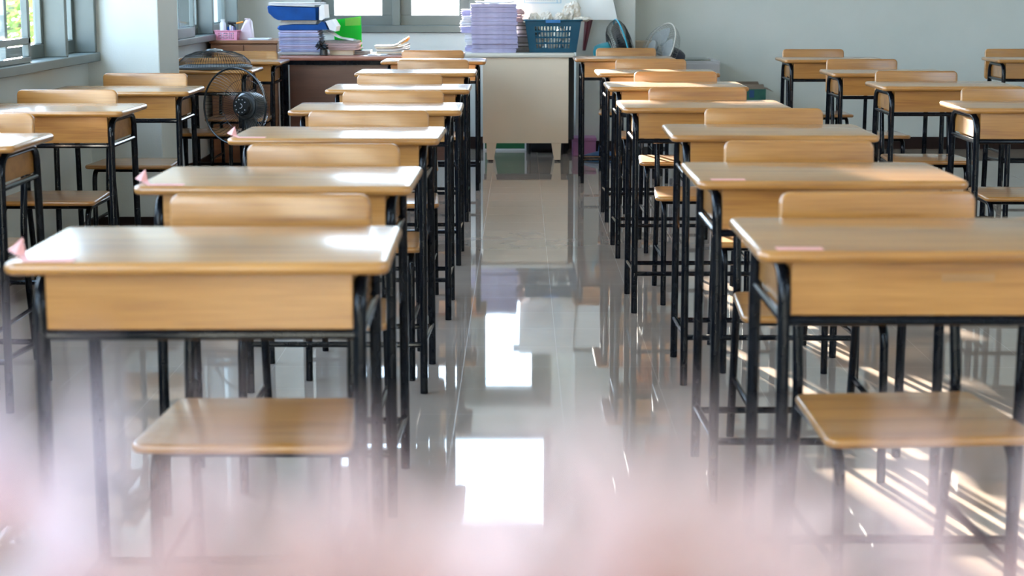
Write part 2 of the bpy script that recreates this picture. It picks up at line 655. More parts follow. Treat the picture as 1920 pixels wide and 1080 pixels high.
# ------------------------------------------------------------------ student desks
def desk_parts(root):
    """front edge of the top at y = 0, the top 0.60 x 0.40 at 0.75 m"""
    bm = bmesh.new()
    slab(bm, lambda i: roundrect(0.608, 0.608, 0.0, 0.40, 0.022, i), 0.729, 0.75, 0.0095)
    obj('tabletop', bm, M_OAK, root)
    obj('front_panel', boxbm(-0.244, 0.244, 0.030, 0.042, 0.637, 0.729, bev=0.0015), M_OAK, root, smooth=False)
    for s in (-1, 1):
        obj('side_panel', boxbm(*sorted((s * 0.2375, s * 0.2495)), 0.060, 0.352, 0.639, 0.722, bev=0.0015), M_OAK, root, smooth=False)
    obj('bottom_shelf', boxbm(-0.236, 0.236, 0.046, 0.355, 0.641, 0.650, bev=0.001), M_OAK, root, smooth=False)
    r = 0.0115
    for s in (-1, 1):
        x = s * 0.2545
        f = fillet([(x, 0.016, 0.001), (x, 0.038, 0.7165), (x, 0.20, 0.7165)], 0.06, 7)
        obj('leg', tubebm(f, r, 12), M_STEEL, root)
        f = fillet([(x, 0.388, 0.001), (x, 0.364, 0.7165), (x, 0.20, 0.7165)], 0.06, 7)
        obj('leg', tubebm(f, r, 12), M_STEEL, root)
        obj('side_rail', tubebm([(x, 0.037, 0.627), (x, 0.366, 0.627)], 0.0085, 10), M_STEEL, root)
        obj('side_stretcher', tubebm([(x, 0.021, 0.155), (x, 0.382, 0.132)], 0.0085, 10), M_STEEL, root)
    obj('front_rail', tubebm([(-0.2545, 0.036, 0.627), (0.2545, 0.036, 0.627)], 0.0085, 10), M_STEEL, root)
    for y, z in ((0.020, 0.145), (0.383, 0.122)):
        obj('foot_rail', tubebm([(-0.2545, y, z), (0.2545, y, z)], 0.0085, 10), M_STEEL, root)


def chair_parts(root):
    """front face of the backrest at y = 0"""
    bm = bmesh.new()
    slab(bm, lambda i: roundrect(0.378, 0.345, -0.378, -0.056, 0.025, i), 0.394, 0.412, 0.008)
    obj('seat', bm, M_OAK, root)
    bm = bmesh.new()
    # backrest plate stands upright, leaning a little
    xf = Matrix.Translation((0, 0, 0.60)) @ Matrix.Rotation(math.radians(-3), 4, 'X') @ Matrix.Rotation(PI / 2, 4, 'X') @ Matrix.Translation((0, 0, -0.016))
    slab(bm, lambda i: roundrect(0.383, 0.383, 0.0, 0.19, 0.022, i), 0.0, 0.017, 0.006, xf=xf)
    obj('backrest', bm, M_OAK, root)
    r = 0.0105
    for s in (-1, 1):
        x = s * 0.155
        f = fillet([(x, -0.352, 0.001), (x, -0.335, 0.383), (x, -0.045, 0.383)], 0.05, 6)
        obj('front_leg', tubebm(f, r, 12), M_STEEL, root)
        f = fillet([(x, 0.050, 0.001), (x, -0.030, 0.40), (x, 0.0325, 0.755)], 0.06, 6)
        obj('back_post', tubebm(f, r, 12), M_STEEL, root)
        obj('side_stretcher', tubebm([(x, -0.345, 0.17), (x, 0.014, 0.17)], 0.0075, 8), M_STEEL, root)
    obj('seat_rail', tubebm([(-0.155, -0.312, 0.383), (0.155, -0.312, 0.383)], 0.0075, 8), M_STEEL, root)
    obj('seat_rail', tubebm([(-0.155, -0.075, 0.383), (0.155, -0.075, 0.383)], 0.0075, 8), M_STEEL, root)


ORD = ['nearest', 'second', 'third', 'fourth', 'fifth', 'sixth', 'last']
# column: name in words, desks (centre x, front y), chairs (centre x, backrest y)
COLS = [
    ('row left of the aisle',
     [(-0.511, 2.488, 1.0), (-0.540, 3.465, -.3), (-0.536, 4.575, -.6), (-0.511, 5.618, .5), (-0.518, 6.756, .0), (-0.527, 8.047, .2), (-0.505, 9.305, .1)],
     [(-0.475, 3.015, 0), (-0.493, 4.0, 0), (-0.482, 5.095, 0), (-0.480, 6.065, 0), (-0.540, 7.21, 0), (-0.468, 8.64, 0), (-0.539, 9.915, 0)]),
    ('row right of the aisle',
     [(0.695, 2.607, 0), (0.699, 3.568, .1), (0.742, 4.672, -.8), (0.669, 5.75, .2), (0.681, 6.942, .3), (0.690, 8.03, .3), (0.627, 9.653, .2)],
     [(0.688, 3.062, 4), (0.711, 4.09, 0), (0.785, 5.192, -1), (0.688, 6.264, 0), (0.715, 7.442, 0), (0.700, 8.692, 0), (0.668, 10.26, 0)]),
    ('row beside the window wall',
     [(-1.680, 4.348, 0), (-1.683, 5.566, 0), (-1.668, 6.615, 1), (-1.684, 8.298, 0), (-1.676, 9.235, 0)],
     [(-1.70, 4.97, 0), (-1.726, 6.121, 0), (-1.70, 7.30, 0), (-1.69, 8.84, 0), (-1.66, 9.77, 0)]),
    ('second row right of the aisle',
     [(1.888, 5.729, -.3), (1.868, 6.977, -.5), (1.853, 8.034, -.5), (1.855, 9.518, -.4)],
     [(1.90, 6.26, 0), (1.835, 7.494, 0), (1.839, 8.72, 0), (1.823, 10.094, 0)]),
    ('far right row',
     [(3.108, 9.525, -2)], [(3.10, 10.15, -1)]),
]
proto_d = proto_c = None
DESK = {}
for ci, (cn, ds, cs) in enumerate(COLS):
    n = len(ds)
    for i, ((x, y, a), (xc, yc, ac)) in enumerate(zip(ds, cs)):
        o = ORD[i] if i < n - 1 else 'last'
        if n == 1:
            ld, lc = 'wooden student desk with black legs alone at the far right by the back wall', 'wooden chair behind the lone desk at the far right'
        else:
            ld = '%s wooden student desk with black steel legs in the %s' % (o, cn)
            lc = 'wooden chair tucked behind the %s desk of the %s' % (o, cn)
        gd, gc = 'student desks in the ' + cn, 'chairs in the ' + cn
        if proto_d is None:
            proto_d = thing('student_desk', ld, 'desk', (x, y, 0), math.radians(a), gd)
            desk_parts(proto_d)
            proto_c = thing('student_chair', lc, 'chair', (xc, yc, 0), math.radians(ac), gc)
            chair_parts(proto_c)
            DESK[ci, i] = proto_d
        else:
            DESK[ci, i] = dup(proto_d, (x, y, 0), math.radians(a), ld, gd)
            dup(proto_c, (xc, yc, 0), math.radians(ac), lc, gc)

# pink paper name strips taped on the left corners, one end folded up
for ci, i, fold in ((0, 0, 1), (0, 1, 1), (0, 2, 1), (1, 0, 0), (1, 1, 0)):
    bm = bmesh.new()
    box(bm, -0.272, -0.195, 0.010, 0.040, 0.7502, 0.7507)
    if fold:
        v = [bm.verts.new(p) for p in ((-0.280, 0.045, 0.7505), (-0.302, 0.075, 0.7512), (-0.318, 0.090, 0.756), (-0.296, 0.098, 0.776), (-0.288, 0.085, 0.7515))]
        bm.faces.new(v[:4] + [v[4]])
        v = [bm.verts.new(p) for p in ((-0.272, 0.012, 0.7505), (-0.272, 0.040, 0.7505), (-0.288, 0.085, 0.7505), (-0.298, 0.075, 0.7505))]
        bm.faces.new(v)
    o = obj('name_strip', bm, M_PINKP, DESK[ci, i], smooth=False)
    o['label'] = 'pink paper strip taped on the corner'
# faint old tape mark on the front panel of the nearest right desk
M_TAPE = wood_mat('tape_residue', (0.22, 0.10, 0.035), (0.34, 0.17, 0.06), (0.42, 0.22, 0.08), 0.4, 0.2)
obj('tape_mark', boxbm(0.005, 0.093, 0.0292, 0.0299, 0.694, 0.707), M_TAPE, DESK[1, 0], smooth=False)['label'] = 'faint rectangle of old tape'

# ------------------------------------------------------------------ teacher's corner: furniture
def spanX(px0, px1, py, Y):
    return atY(px0, py, Y).x, atY(px1, py, Y).x


def zat(py, Y):
    return atY(976, py, Y).z


# brown teacher's desk
BDY = 10.0
bx0, bx1 = atY(524, 110, BDY).x, atY(866, 110, BDY).x
t = thing('teacher_desk', 'dark brown wooden teacher desk piled with papers under the back window', 'desk', ((bx0 + bx1) / 2, BDY, 0))
hw = (bx1 - bx0) / 2
bm = bmesh.new()
slab(bm, lambda i: roundrect(2 * hw, 2 * hw, 0.0, 0.62, 0.008, i, 2), 0.722, 0.75, 0.005, 2)
obj('desk_top', bm, M_REDTOP, t)
bm = bmesh.new()
box(bm, -hw + 0.01, hw - 0.01, 0.012, 0.03, 0.695, 0.722)
box(bm, -hw + 0.01, hw - 0.01, 0.57, 0.59, 0.695, 0.722)
obj('top_rail', bm, M_STEEL, t, smooth=False)
obj('modesty_panel', boxbm(-hw + 0.055, hw - 0.055, 0.035, 0.05, 0.10, 0.695), M_BROWN, t, smooth=False)
for sx_ in (-1, 1):
    for y in (0.025, 0.565):
        obj('leg', boxbm(*sorted((sx_ * (hw - 0.01), sx_ * (hw - 0.05))), y - 0.015, y + 0.025, 0.0, 0.695, bev=0.004), M_STEEL, t, smooth=False)

# cream cabinet table
CY0 = atz(985, 303, 0).y
cz = 0.732
cx0, cx1 = atY(858, 105, CY0 - 0.02).x, atY(1078, 105, CY0 - 0.02).x
px0, px1 = atY(905, 180, CY0).x, atY(1066, 180, CY0).x
t = thing('cream_table', 'cream laminate table on tapered legs holding notebooks and a blue basket', 'table', (0, CY0, 0))
bm = bmesh.new()
slab(bm, lambda i: [(x + (cx0 + cx1) / 2, y) for x, y in roundrect(cx1 - cx0, cx1 - cx0, -0.02, 0.39, 0.012, i, 3)], cz - 0.030, cz, 0.008, 3)
obj('table_top', bm, M_CREAMT, t)
zb = zat(268.5, CY0)
obj('front_panel', boxbm(px0, px1, 0.0, 0.018, zb, cz - 0.030, bev=0.002), M_CREAM, t, smooth=False)
obj('side_panel', boxbm(px1 - 0.002, px1 + 0.046, 0.27, 0.37, zb, cz - 0.030), M_DARK, t, smooth=False)  # dark colour stands in for the shaded recess under the top
obj('back_panel', boxbm(px0, px1 - 0.002, 0.352, 0.37, zb, cz - 0.030), M_DARK, t, smooth=False)
for lx0, lx1 in ((912, 931), (1034, 1052)):
    for y in (0.004, 0.32):
        a, b = atY(lx0, 275, CY0).x, atY(lx1, 275, CY0).x
        bm = bmesh.new()
        vs = box(bm, a, b, y, y + 0.045, 0.012, zb)
        inner = 0.018
        for v in vs:
            if v.co.z < 0.02:
                if lx0 < 1000:
                    v.co.x = a + 0.004 if v.co.x < (a + b) / 2 else b - inner
                else:
                    v.co.x = a + inner if v.co.x < (a + b) / 2 else b - 0.004
        leg = obj('leg', bm, M_CREAM, t, smooth=False)
        c = (a + b) / 2 + (-0.006 if lx0 < 1000 else 0.006)
        bm = bmesh.new()
        lathe(bm, [(0.016, 0.0), (0.018, 0.004), (0.016, 0.013)], 14, Matrix.Translation((c, y + 0.022, 0)))
        obj('foot_pad', bm, M_CAP, leg)

# low wooden cabinet in the left corner
M_CAB = wood_mat('cabinet_wood', (0.20, 0.075, 0.03), (0.28, 0.11, 0.045), (0.34, 0.15, 0.065), 0.3, 0.4)
KY = 10.45
kx0, kx1 = atY(392, 80, KY).x, atY(521, 80, KY).x
kz = zat(76, KY)
t = thing('corner_cabinet', 'low reddish-brown wooden cabinet in the left corner under a pink basket', 'cabinet', ((kx0 + kx1) / 2, KY, 0))
kw = (kx1 - kx0) / 2
obj('body', boxbm(-kw + 0.006, kw - 0.006, 0.018, 0.42, 0.0, kz - 0.02, bev=0.003), M_CAB, t, smooth=False)
obj('cabinet_top', boxbm(-kw, kw, 0.0, 0.44, kz - 0.02, kz, bev=0.003), M_CAB, t, smooth=False)
for a, b in ((-kw + 0.01, -0.003), (0.003, kw - 0.01)):
    d = obj('door', boxbm(a, b, 0.004, 0.018, 0.06, kz - 0.03, bev=0.002), M_CAB, t, smooth=False)
    c = b - 0.03 if a < -0.1 else a + 0.03
    obj('handle', tubebm(fillet([(c, 0.004, 0.45), (c, -0.018, 0.45), (c, -0.018, 0.55), (c, 0.004, 0.55)], 0.01, 3), 0.004, 8), M_STEEL, d)

# pale grey low cabinet by the back wall, glass sheet, cartons
M_PALE = noise_mat('pale_grey_laminate', (0.50, 0.50, 0.53), (0.54, 0.54, 0.57), 3, 0.45)
GY = 11.30
gx0, gx1 = atY(1200, 130, GY).x, atY(1350, 130, GY).x
gz = zat(114, GY)
t = thing('low_cabinet', 'pale grey low cabinet against the back wall behind the right row', 'cabinet', (0, GY, 0))
obj('body', boxbm(gx0, gx1, 0.0, 0.44, 0.06, gz, bev=0.003), M_PALE, t, smooth=False)
obj('plinth', boxbm(gx0 + 0.01, gx1 - 0.01, 0.02, 0.42, 0.0, 0.06), M_DARK, t, smooth=False)
obj('door', boxbm(gx0 + 0.01, gx1 - 0.01, -0.014, 0.0, 0.08, gz - 0.02, bev=0.002), M_PALE, t, smooth=False)
M_GEDGE = mat('green_glass', (0.01, 0.06, 0.05), 0.05)
a, b = atY(1250, 111, GY).x, atY(1333, 111, GY).x
tag(obj('glass_sheet', boxbm(a, b, GY + 0.004, GY + 0.36, gz + 0.0005, gz + 0.008, bev=0.001), M_GEDGE, smooth=False), 'sheet of dark green-edged glass lying on the pale grey low cabinet', 'glass')
M_CARD = noise_mat('cardboard', (0.42, 0.33, 0.24), (0.48, 0.38, 0.28), 8, 0.8)
M_CARDD = noise_mat('brown_cardboard', (0.20, 0.15, 0.12), (0.25, 0.19, 0.15), 8, 0.8)
a, b = atY(1186, 85, 11.5).x + 0.01, atY(1224, 85, 11.5).x
z = zat(77, 11.5)
t = thing('beige_carton', 'small beige carton on the low cabinet behind the fans', 'carton', ((a + b) / 2, 11.50, gz))
obj('body', boxbm(-(b - a) / 2, (b - a) / 2, 0, 0.16, 0.0, z - gz, bev=0.002), M_CARD, t, smooth=False)
obj('tape', boxbm(-(b - a) / 2 - 0.0004, (b - a) / 2 + 0.0004, 0.06, 0.10, z - gz, z - gz + 0.0006), M_CARDD, t, smooth=False)
M_GREENBOX = noise_mat('green_print', (0.01, 0.10, 0.085), (0.02, 0.15, 0.11), 9, 0.5)
M_BLUEP = mat('blue_print', (0.01, 0.07, 0.22), 0.5)
XY = 11.35
a, b = atY(1378, 175, XY).x, atY(1436, 175, XY).x
z = zat(158, XY)
z1 = zat(167, XY)
t = thing('green_carton', 'open brown and green cardboard carton on the floor by the back wall', 'carton', ((a + b) / 2, XY, 0))
hw = (b - a) / 2
bm = bmesh.new()
for q in ((-hw, hw, 0, 0.004), (-hw, hw, 0.30, 0.304), (-hw, -hw + 0.004, 0.004, 0.30), (hw - 0.004, hw, 0.004, 0.30)):
    box(bm, q[0], q[1], q[2], q[3], 0.0, z1)
box(bm, -hw, hw, 0, 0.304, 0, 0.004)
obj('body', bm, M_GREENBOX, t, smooth=False)
obj('printed_corner', boxbm(-hw + 0.10, -hw + 0.135, -0.0006, 0.0, z1 - 0.06, z1 - 0.008), M_BLUEP, t, smooth=False)


def flap(pts, name='flap'):
    bm = bmesh.new()
    v = [bm.verts.new(p) for p in pts]
    f_ = bm.faces.new(v)
    r = bmesh.ops.extrude_face_region(bm, geom=[f_])
    n = f_.normal.copy() if f_.normal.length else Vector((0, 0, 1))
    bm.normal_update()
    bmesh.ops.translate(bm, verts=[e for e in r['geom'] if isinstance(e, bmesh.types.BMVert)], vec=Vector((0, 0.003, 0.002)))
    obj(name, bm, M_CARDD, t, smooth=False)


flap([(-hw, 0.30, z1), (hw, 0.30, z1), (hw - 0.012, 0.31, z), (-hw, 0.31, z)])
flap([(-hw, 0.0, z1), (hw - 0.01, 0.0, z1), (hw - 0.01, 0.05, z1 + 0.028), (-hw, 0.05, z1 + 0.028)])
flap([(hw, 0.0, z1), (hw, 0.30, z1), (hw + 0.05, 0.28, z1 - 0.01), (hw + 0.055, 0.02, z1 - 0.02)])

# green chalkboard and black bag under the cream table, pink storage box
M_CHALK = noise_mat('chalk_green', (0.005, 0.10, 0.03), (0.01, 0.13, 0.045), 6, 0.6)
M_WHITE = mat('white_plastic', (0.72, 0.72, 0.70), 0.4)
a, b = atY(880, 280, 11.58).x, atY(987, 280, 11.58).x
a = atY(906, 280, 11.58).x
t = thing('chalkboard', 'green chalkboard with white edge leaning behind the cream table', 'chalkboard', ((a + b) / 2, 11.62, 0))
hw = (b - a) / 2
rot = Matrix.Rotation(math.radians(-6), 4, 'X')
bm = bmesh.new()
box(bm, -hw + 0.012, hw - 0.012, 0.002, 0.012, 0.014, 0.55)
bm.transform(rot)
obj('board', bm, M_CHALK, t, smooth=False)
bm = bmesh.new()
for q in ((-hw, hw, 0.0, 0.014), (-hw, hw, 0.55, 0.564)):
    box(bm, q[0], q[1], 0.0, 0.016, q[2], q[3])
for q in ((-hw, -hw + 0.012), (hw - 0.012, hw)):
    box(bm, q[0], q[1], 0.0, 0.016, 0.014, 0.55)
bm.transform(rot)
obj('board_frame', bm, M_WHITE, t, smooth=False)
M_BAG = noise_mat('black_cloth', (0.006, 0.007, 0.009), (0.012, 0.013, 0.016), 14, 0.75)
a, b = atY(990, 280, 11.45).x, atY(1068, 280, 11.45).x
t = thing('black_bag', 'black cloth bag on the floor under the cream table', 'bag', ((a + b) / 2, 11.47, 0))
bm = bmesh.new()
slab(bm, lambda i: roundrect(b - a, b - a, 0, 0.15, 0.03, i), 0.0, 0.30, 0.04, 4)
obj('bag_body', bm, M_BAG, t)
obj('handle', tubebm(fillet([(-0.07, 0.075, 0.29), (-0.06, 0.075, 0.40), (0.06, 0.075, 0.40), (0.07, 0.075, 0.29)], 0.05, 5), 0.009, 8), M_BAG, t)
M_PINKBOX = noise_mat('mauve_plastic', (0.34, 0.12, 0.28), (0.40, 0.16, 0.33), 5, 0.4)
a, b = atY(1070, 275, 11.25).x, atY(1116, 275, 11.25).x
t = thing('storage_box', 'mauve-pink plastic storage box on the floor beside the cream table', 'box', ((a + b) / 2 + 0.01, 11.24, 0))
hw = (b - a) / 2
obj('body', boxbm(-hw + .004, hw - .004, 0.004, 0.196, 0, 0.105, bev=0.006), M_PINKBOX, t, smooth=False)
obj('lid', boxbm(-hw, hw, 0, 0.20, 0.105, 0.128, bev=0.005), M_PINKBOX, t, smooth=False)

# ------------------------------------------------------------------ fans
def guard(bm, prof, n, r, skip=0):
    for k in range(n):
        a = 2 * PI * k / n
        tube(bm, [(rr * math.cos(a + tw), rr * math.sin(a + tw), z) for rr, z, tw in prof], r, 4)


def circle(bm, R, z, r, n=48, seg=6):
    tube(bm, [(R * math.cos(2 * PI * k / n), R * math.sin(2 * PI * k / n), z) for k in range(n)], r, seg, closed=True)


def fan(name, label, head, axis, R, m_guard, m_ring, m_body, m_hub, foot, m_base, wires=60, blades=3, m_blade=None, dial=False, upv=(0, 0, 1)):
    """pedestal fan: head = ring centre (world), axis = blowing direction, foot = (x, y) of the base"""
    t = thing(name, label, 'fan', (foot[0], foot[1], 0))
    ax = Vector(axis).normalized()
    u = Vector(upv)
    xx = u.cross(ax).normalized()
    yy = ax.cross(xx)
    M = Matrix((xx, yy, ax)).transposed().to_4x4()
    M.translation = Vector(head) - Vector((foot[0], foot[1], 0))
    rh = R * 0.235

    def put(nm, bm, m, smooth=True, parent=t):
        bm.transform(M)
        return obj(nm, bm, m, parent, smooth)

    bm = bmesh.new()
    guard(bm, [(rh, .052, 0), (R * .5, .056, .05), (R * .75, .044, .10), (R * .92, .024, .14), (R, .003, .16)], wires, 0.0010)
    for q, z in ((.55, .055), (.8, .040)):
        circle(bm, R * q, z, 0.0012, seg=4)
    if dial:
        bm.free()
    else:
        put('front_guard', bm, m_guard)
    bm = bmesh.new()
    guard(bm, [(R * .36, -.078, 0), (R * .6, -.082, 0), (R * .82, -.065, 0), (R * .95, -.035, 0), (R, -.003, 0)], wires, 0.0010)
    circle(bm, R * .7, -.076, 0.0012, seg=4)
    circle(bm, R * .36, -.078, 0.003, seg=6)
    put('back_guard', bm, m_guard)
    bm = bmesh.new()
    circle(bm, R, 0, 0.0052, 64, 8)
    put('guard_ring', bm, m_ring)
    bm = bmesh.new()
    lathe(bm, [(rh * 1.08, .040), (rh * 1.1, .050), (rh * 1.0, .058), (rh * .2, .060)], 28)
    if dial:                       # cap sits on the motor shaft, behind the ring
        bm.transform(Matrix.Translation((0, 0, -.105)))
    cap = put('shaft_cap' if dial else 'guard_badge', bm, m_hub)
    if dial:
        bm = bmesh.new()
        for k in range(10):
            a = 2 * PI * k / 10
            if k == 0:
                continue
            lathe(bm, [(.0026, .0585), (.0024, .0605)], 8, Matrix.Translation((rh * .74 * math.cos(a), rh * .74 * math.sin(a), 0)))
        tube(bm, [(.0105 * math.cos(q), .0105 * math.sin(q), .0606) for q in [-1.9 + 3.4 * k / 12 for k in range(13)]], 0.0017, 6)
        bm.transform(Matrix.Translation((0, 0, -.105)))
        put('badge_mark', bm, mat('badge_grey', (0.45, 0.46, 0.47), 0.3), parent=cap)
    for k in range(blades):
        bm = bmesh.new()
        a0 = 2 * PI * k / blades
        rows = []
        for i in range(7):
            rr = R * (.18 + .70 * i / 6)
            wdt = (.55 + .35 * math.sin(PI * (i + 1) / 8))
            rows.append([bm.verts.new((rr * math.cos(a0 + wdt * (q - .5) * 1.5), rr * math.sin(a0 + wdt * (q - .5) * 1.5), -.012 + .030 * (q - .5)))
                         for q in [j / 6 for j in range(7)]])
        for A, B in zip(rows, rows[1:]):
            for j in range(6):
                bm.faces.new((A[j], A[j + 1], B[j + 1], B[j]))
        thicken(bm, 0.002)
        put('blade', bm, m_blade or m_body)
    bm = bmesh.new()
    if dial:
        lathe(bm, [(.038, -.060), (.046, -.064), (.050, -.10), (.048, -.11)], 28)
    else:
        lathe(bm, [(.012, .022), (.030, .016), (.034, -.03), (.030, -.04)], 20)
    put('blade_hub', bm, m_body if dial else (m_blade or m_body))
    bm = bmesh.new()
    lathe(bm, [(.055, -.080), (.066, -.092), (.068, -.15), (.058, -.185), (.030, -.200), (.008, -.203)], 24)
    put('motor_housing', bm, m_body)
    # neck, pole and base
    neck = M @ Vector((0, 0, -.125))
    px_ = neck
    bm = bmesh.new()
    tube(bm, [px_ + Vector((0, 0, -0.03)), px_ + Vector((0, 0, -0.13))], [0.03, 0.024], 14)
    obj('neck', bm, m_body, t)
    bm = bmesh.new()
    tube(bm, [Vector((px_.x, px_.y, px_.z - .13)), Vector((px_.x, px_.y, .05))], 0.0125 if not dial else 0.011, 14)
    obj('pole', bm, m_body, t)
    bm = bmesh.new()
    lathe(bm, [(.165, 0.0), (.175, .008), (.168, .022), (.10, .045), (.040, .060), (.032, .12), (.02, .125)], 32, Matrix.Translation((px_.x, px_.y, 0)))
    obj('base', bm, m_base, t)
    return t


M_BLK = mat('black_plastic', (0.008, 0.009, 0.010), 0.25)
M_WIRE = mat('black_wire', (0.02, 0.022, 0.025), 0.22, 0.4)
M_GREYP = mat('grey_plastic', (0.20, 0.21, 0.22), 0.35)
M_TEAL = noise_mat('teal_plastic', (0.005, 0.155, 0.19), (0.01, 0.18, 0.22), 4, 0.35)
M_TEALR = mat('bright_teal_ring', (0.01, 0.30, 0.42), 0.35)
M_BLUEB = mat('blue_plastic', (0.005, 0.075, 0.20), 0.35)
M_LGREY = mat('pale_grey_wire', (0.26, 0.27, 0.26), 0.4)
M_BEIGE = mat('beige_plastic', (0.50, 0.47, 0.42), 0.4)
M_NAVY = mat('navy_plastic', (0.012, 0.014, 0.035), 0.35)

hd = atY(440, 199, 7.72)
ax = Vector((-0.45, -0.88, 0.05)).normalized()
ft = hd - ax * .125
fan('pedestal_fan', 'black pedestal fan standing between the window-wall desks and the left aisle row', hd, ax, 0.182, M_WIRE, M_WIRE, mat('charcoal_plastic', (0.055, 0.06, 0.065), 0.3), M_BLK, (ft.x, ft.y), M_BLK, 66, 0, M_BLK, dial=True)
hd = atY(1167, 90, 11.0)
ax = Vector((0.95, 0.12, 0.24)).normalized()
ft = hd - ax * .125
tf = fan('pedestal_fan', 'teal pedestal fan with black guard beside the blue basket', hd, ax, 0.198, M_WIRE, M_TEALR, M_TEAL, M_BLK, (ft.x, ft.y), M_BLUEB, 72, 5, M_BLK)
kn = atY(1127, 206, ft.y)
bm = bmesh.new()
lathe(bm, [(.012, 0), (.020, .006), (.020, .022), (.010, .028)], 16, Matrix.Translation((0.0, 0.0, 0)) @ Matrix.Rotation(PI / 2, 4, 'Y'))
ko = obj('height_knob', bm, M_BEIGE, tf)
ko.location = (0.012, 0, kn.z)
bm = bmesh.new()
tube(bm, [(0, 0, 0.10), (0, 0, 0.46)], 0.023, 16)
obj('pole_sleeve', bm, M_TEAL, tf)
hd = atY(1234, 94, 10.95)
ax = Vector((-0.84, -0.36, 0.40)).normalized()
ft = hd - ax * .125
fan('pedestal_fan', 'pale grey pedestal fan tilted up in front of the low grey cabinet', hd, ax, 0.195, M_LGREY, M_BEIGE, M_NAVY, M_LGREY, (ft.x, ft.y), M_LGREY, 50, 3, M_LGREY)

# fan guard lying on a desk of the window-wall row
t = thing('fan_guard', 'black wire fan guard lying dome up on a desk by the pillar', 'fan guard', (-1.605, 8.49, 0.7505))
bm = bmesh.new()
R = 0.192
guard(bm, [(.042, .094, 0), (R * .5, .088, 0), (R * .78, .068, 0), (R * .95, .038, 0), (R, .014, 0)], 84, 0.0010)
for q, z in ((.55, .085), (.80, .066), (.97, .030)):
    circle(bm, R * q, z, 0.0013, seg=4)
obj('wire_dome', bm, M_WIRE, t)
bm = bmesh.new()
lathe(bm, [(R * .96, 0), (R * 1.01, .002), (R * 1.015, .012), (R * .985, .016), (R * .955, .012)], 56)
obj('rim', bm, mat('dark_grey_rim', (0.07, 0.075, 0.08), 0.35), t)
bm = bmesh.new()
lathe(bm, [(.044, .088), (.046, .095), (.036, .101), (.01, .103)], 28)
obj('centre_cap', bm, mat('chrome', (0.55, 0.57, 0.6), 0.15, 0.9), t)

# ------------------------------------------------------------------ papers and things on the tables
M_PAPER = noise_mat('white_paper', (0.72, 0.72, 0.74), (0.78, 0.78, 0.79), 20, 0.7)
M_LILAC = noise_mat('lilac_paper', (0.42, 0.40, 0.60), (0.54, 0.52, 0.72), 14, 0.7)
M_BLUISH = noise_mat('bluish_paper', (0.38, 0.42, 0.66), (0.52, 0.56, 0.76), 14, 0.7)
M_PINKISH = noise_mat('pinkish_paper', (0.62, 0.46, 0.46), (0.70, 0.54, 0.53), 14, 0.7)
M_GREYPA = noise_mat('grey_newsprint', (0.36, 0.35, 0.33), (0.48, 0.46, 0.43), 22, 0.8)
M_CREAMPA = noise_mat('cream_paper', (0.62, 0.52, 0.38), (0.68, 0.58, 0.44), 12, 0.7)
M_BLUEF = noise_mat('blue_folder', (0.0005, 0.045, 0.20), (0.001, 0.062, 0.27), 10, 0.65, 0.4, spec=0.25)
M_NAVYF = mat('navy_cover', (0.008, 0.02, 0.10), 0.4)
M_GREENF = thin_mat('green_folder', (0.02, 0.75, 0.14), 0.75, 0.35)
M_LIME = thin_mat('lime_label', (0.50, 0.90, 0.28), 0.7)
M_ORANGE = thin_mat('orange_folder', (0.85, 0.38, 0.05), 0.3)
M_TISSUE = noise_mat('tissue', (0.66, 0.60, 0.52), (0.76, 0.71, 0.63), 18, 0.85, 0.3)


def sheets(bm, x0, x1, y0, y1, z0, z1, n, jit, rng, bow=0.0, mi=0):
    jit *= 1.5
    """a ream with uneven edges: n thin slabs, each shifted a little"""
    for k in range(n):
        a = z0 + (z1 - z0) * k / n
        b = z0 + (z1 - z0) * (k + 1) / n - (z1 - z0) / n * rng.uniform(0.04, 0.25)
        dx0, dx1, dy = rng.uniform(-jit, jit), rng.uniform(-jit, jit), rng.uniform(-jit, jit)
        nx = 6
        rows = []
        for z in (a, b):
            for y in (y0 + dy, y1 + dy * .5):
                rows.append([bm.verts.new((x0 + dx0 + (x1 + dx1 - x0 - dx0) * i / nx, y, z + bow * (abs(2 * i / nx - 1) ** 2) + rng.uniform(0, 1) * 0.0003)) for i in range(nx + 1)])
        f0, b0, f1, b1 = rows
        for i in range(nx):
            for q in ((f0[i], f0[i + 1], f1[i + 1], f1[i]), (b0[i + 1], b0[i], b1[i], b1[i + 1]), (f1[i], f1[i + 1], b1[i + 1], b1[i]), (f0[i + 1], f0[i], b0[i], b0[i + 1])):
                bm.faces.new(q).material_index = mi
        for i in (0, nx):
            bm.faces.new((f0[i], b0[i], b1[i], f1[i])).material_index = mi


def ordinal(k):
    return ['first', 'second', 'third', 'fourth', 'fifth', 'sixth', 'seventh', 'eighth', 'ninth', 'tenth', 'eleventh', 'twelfth'][k]


rng = random.Random(11)
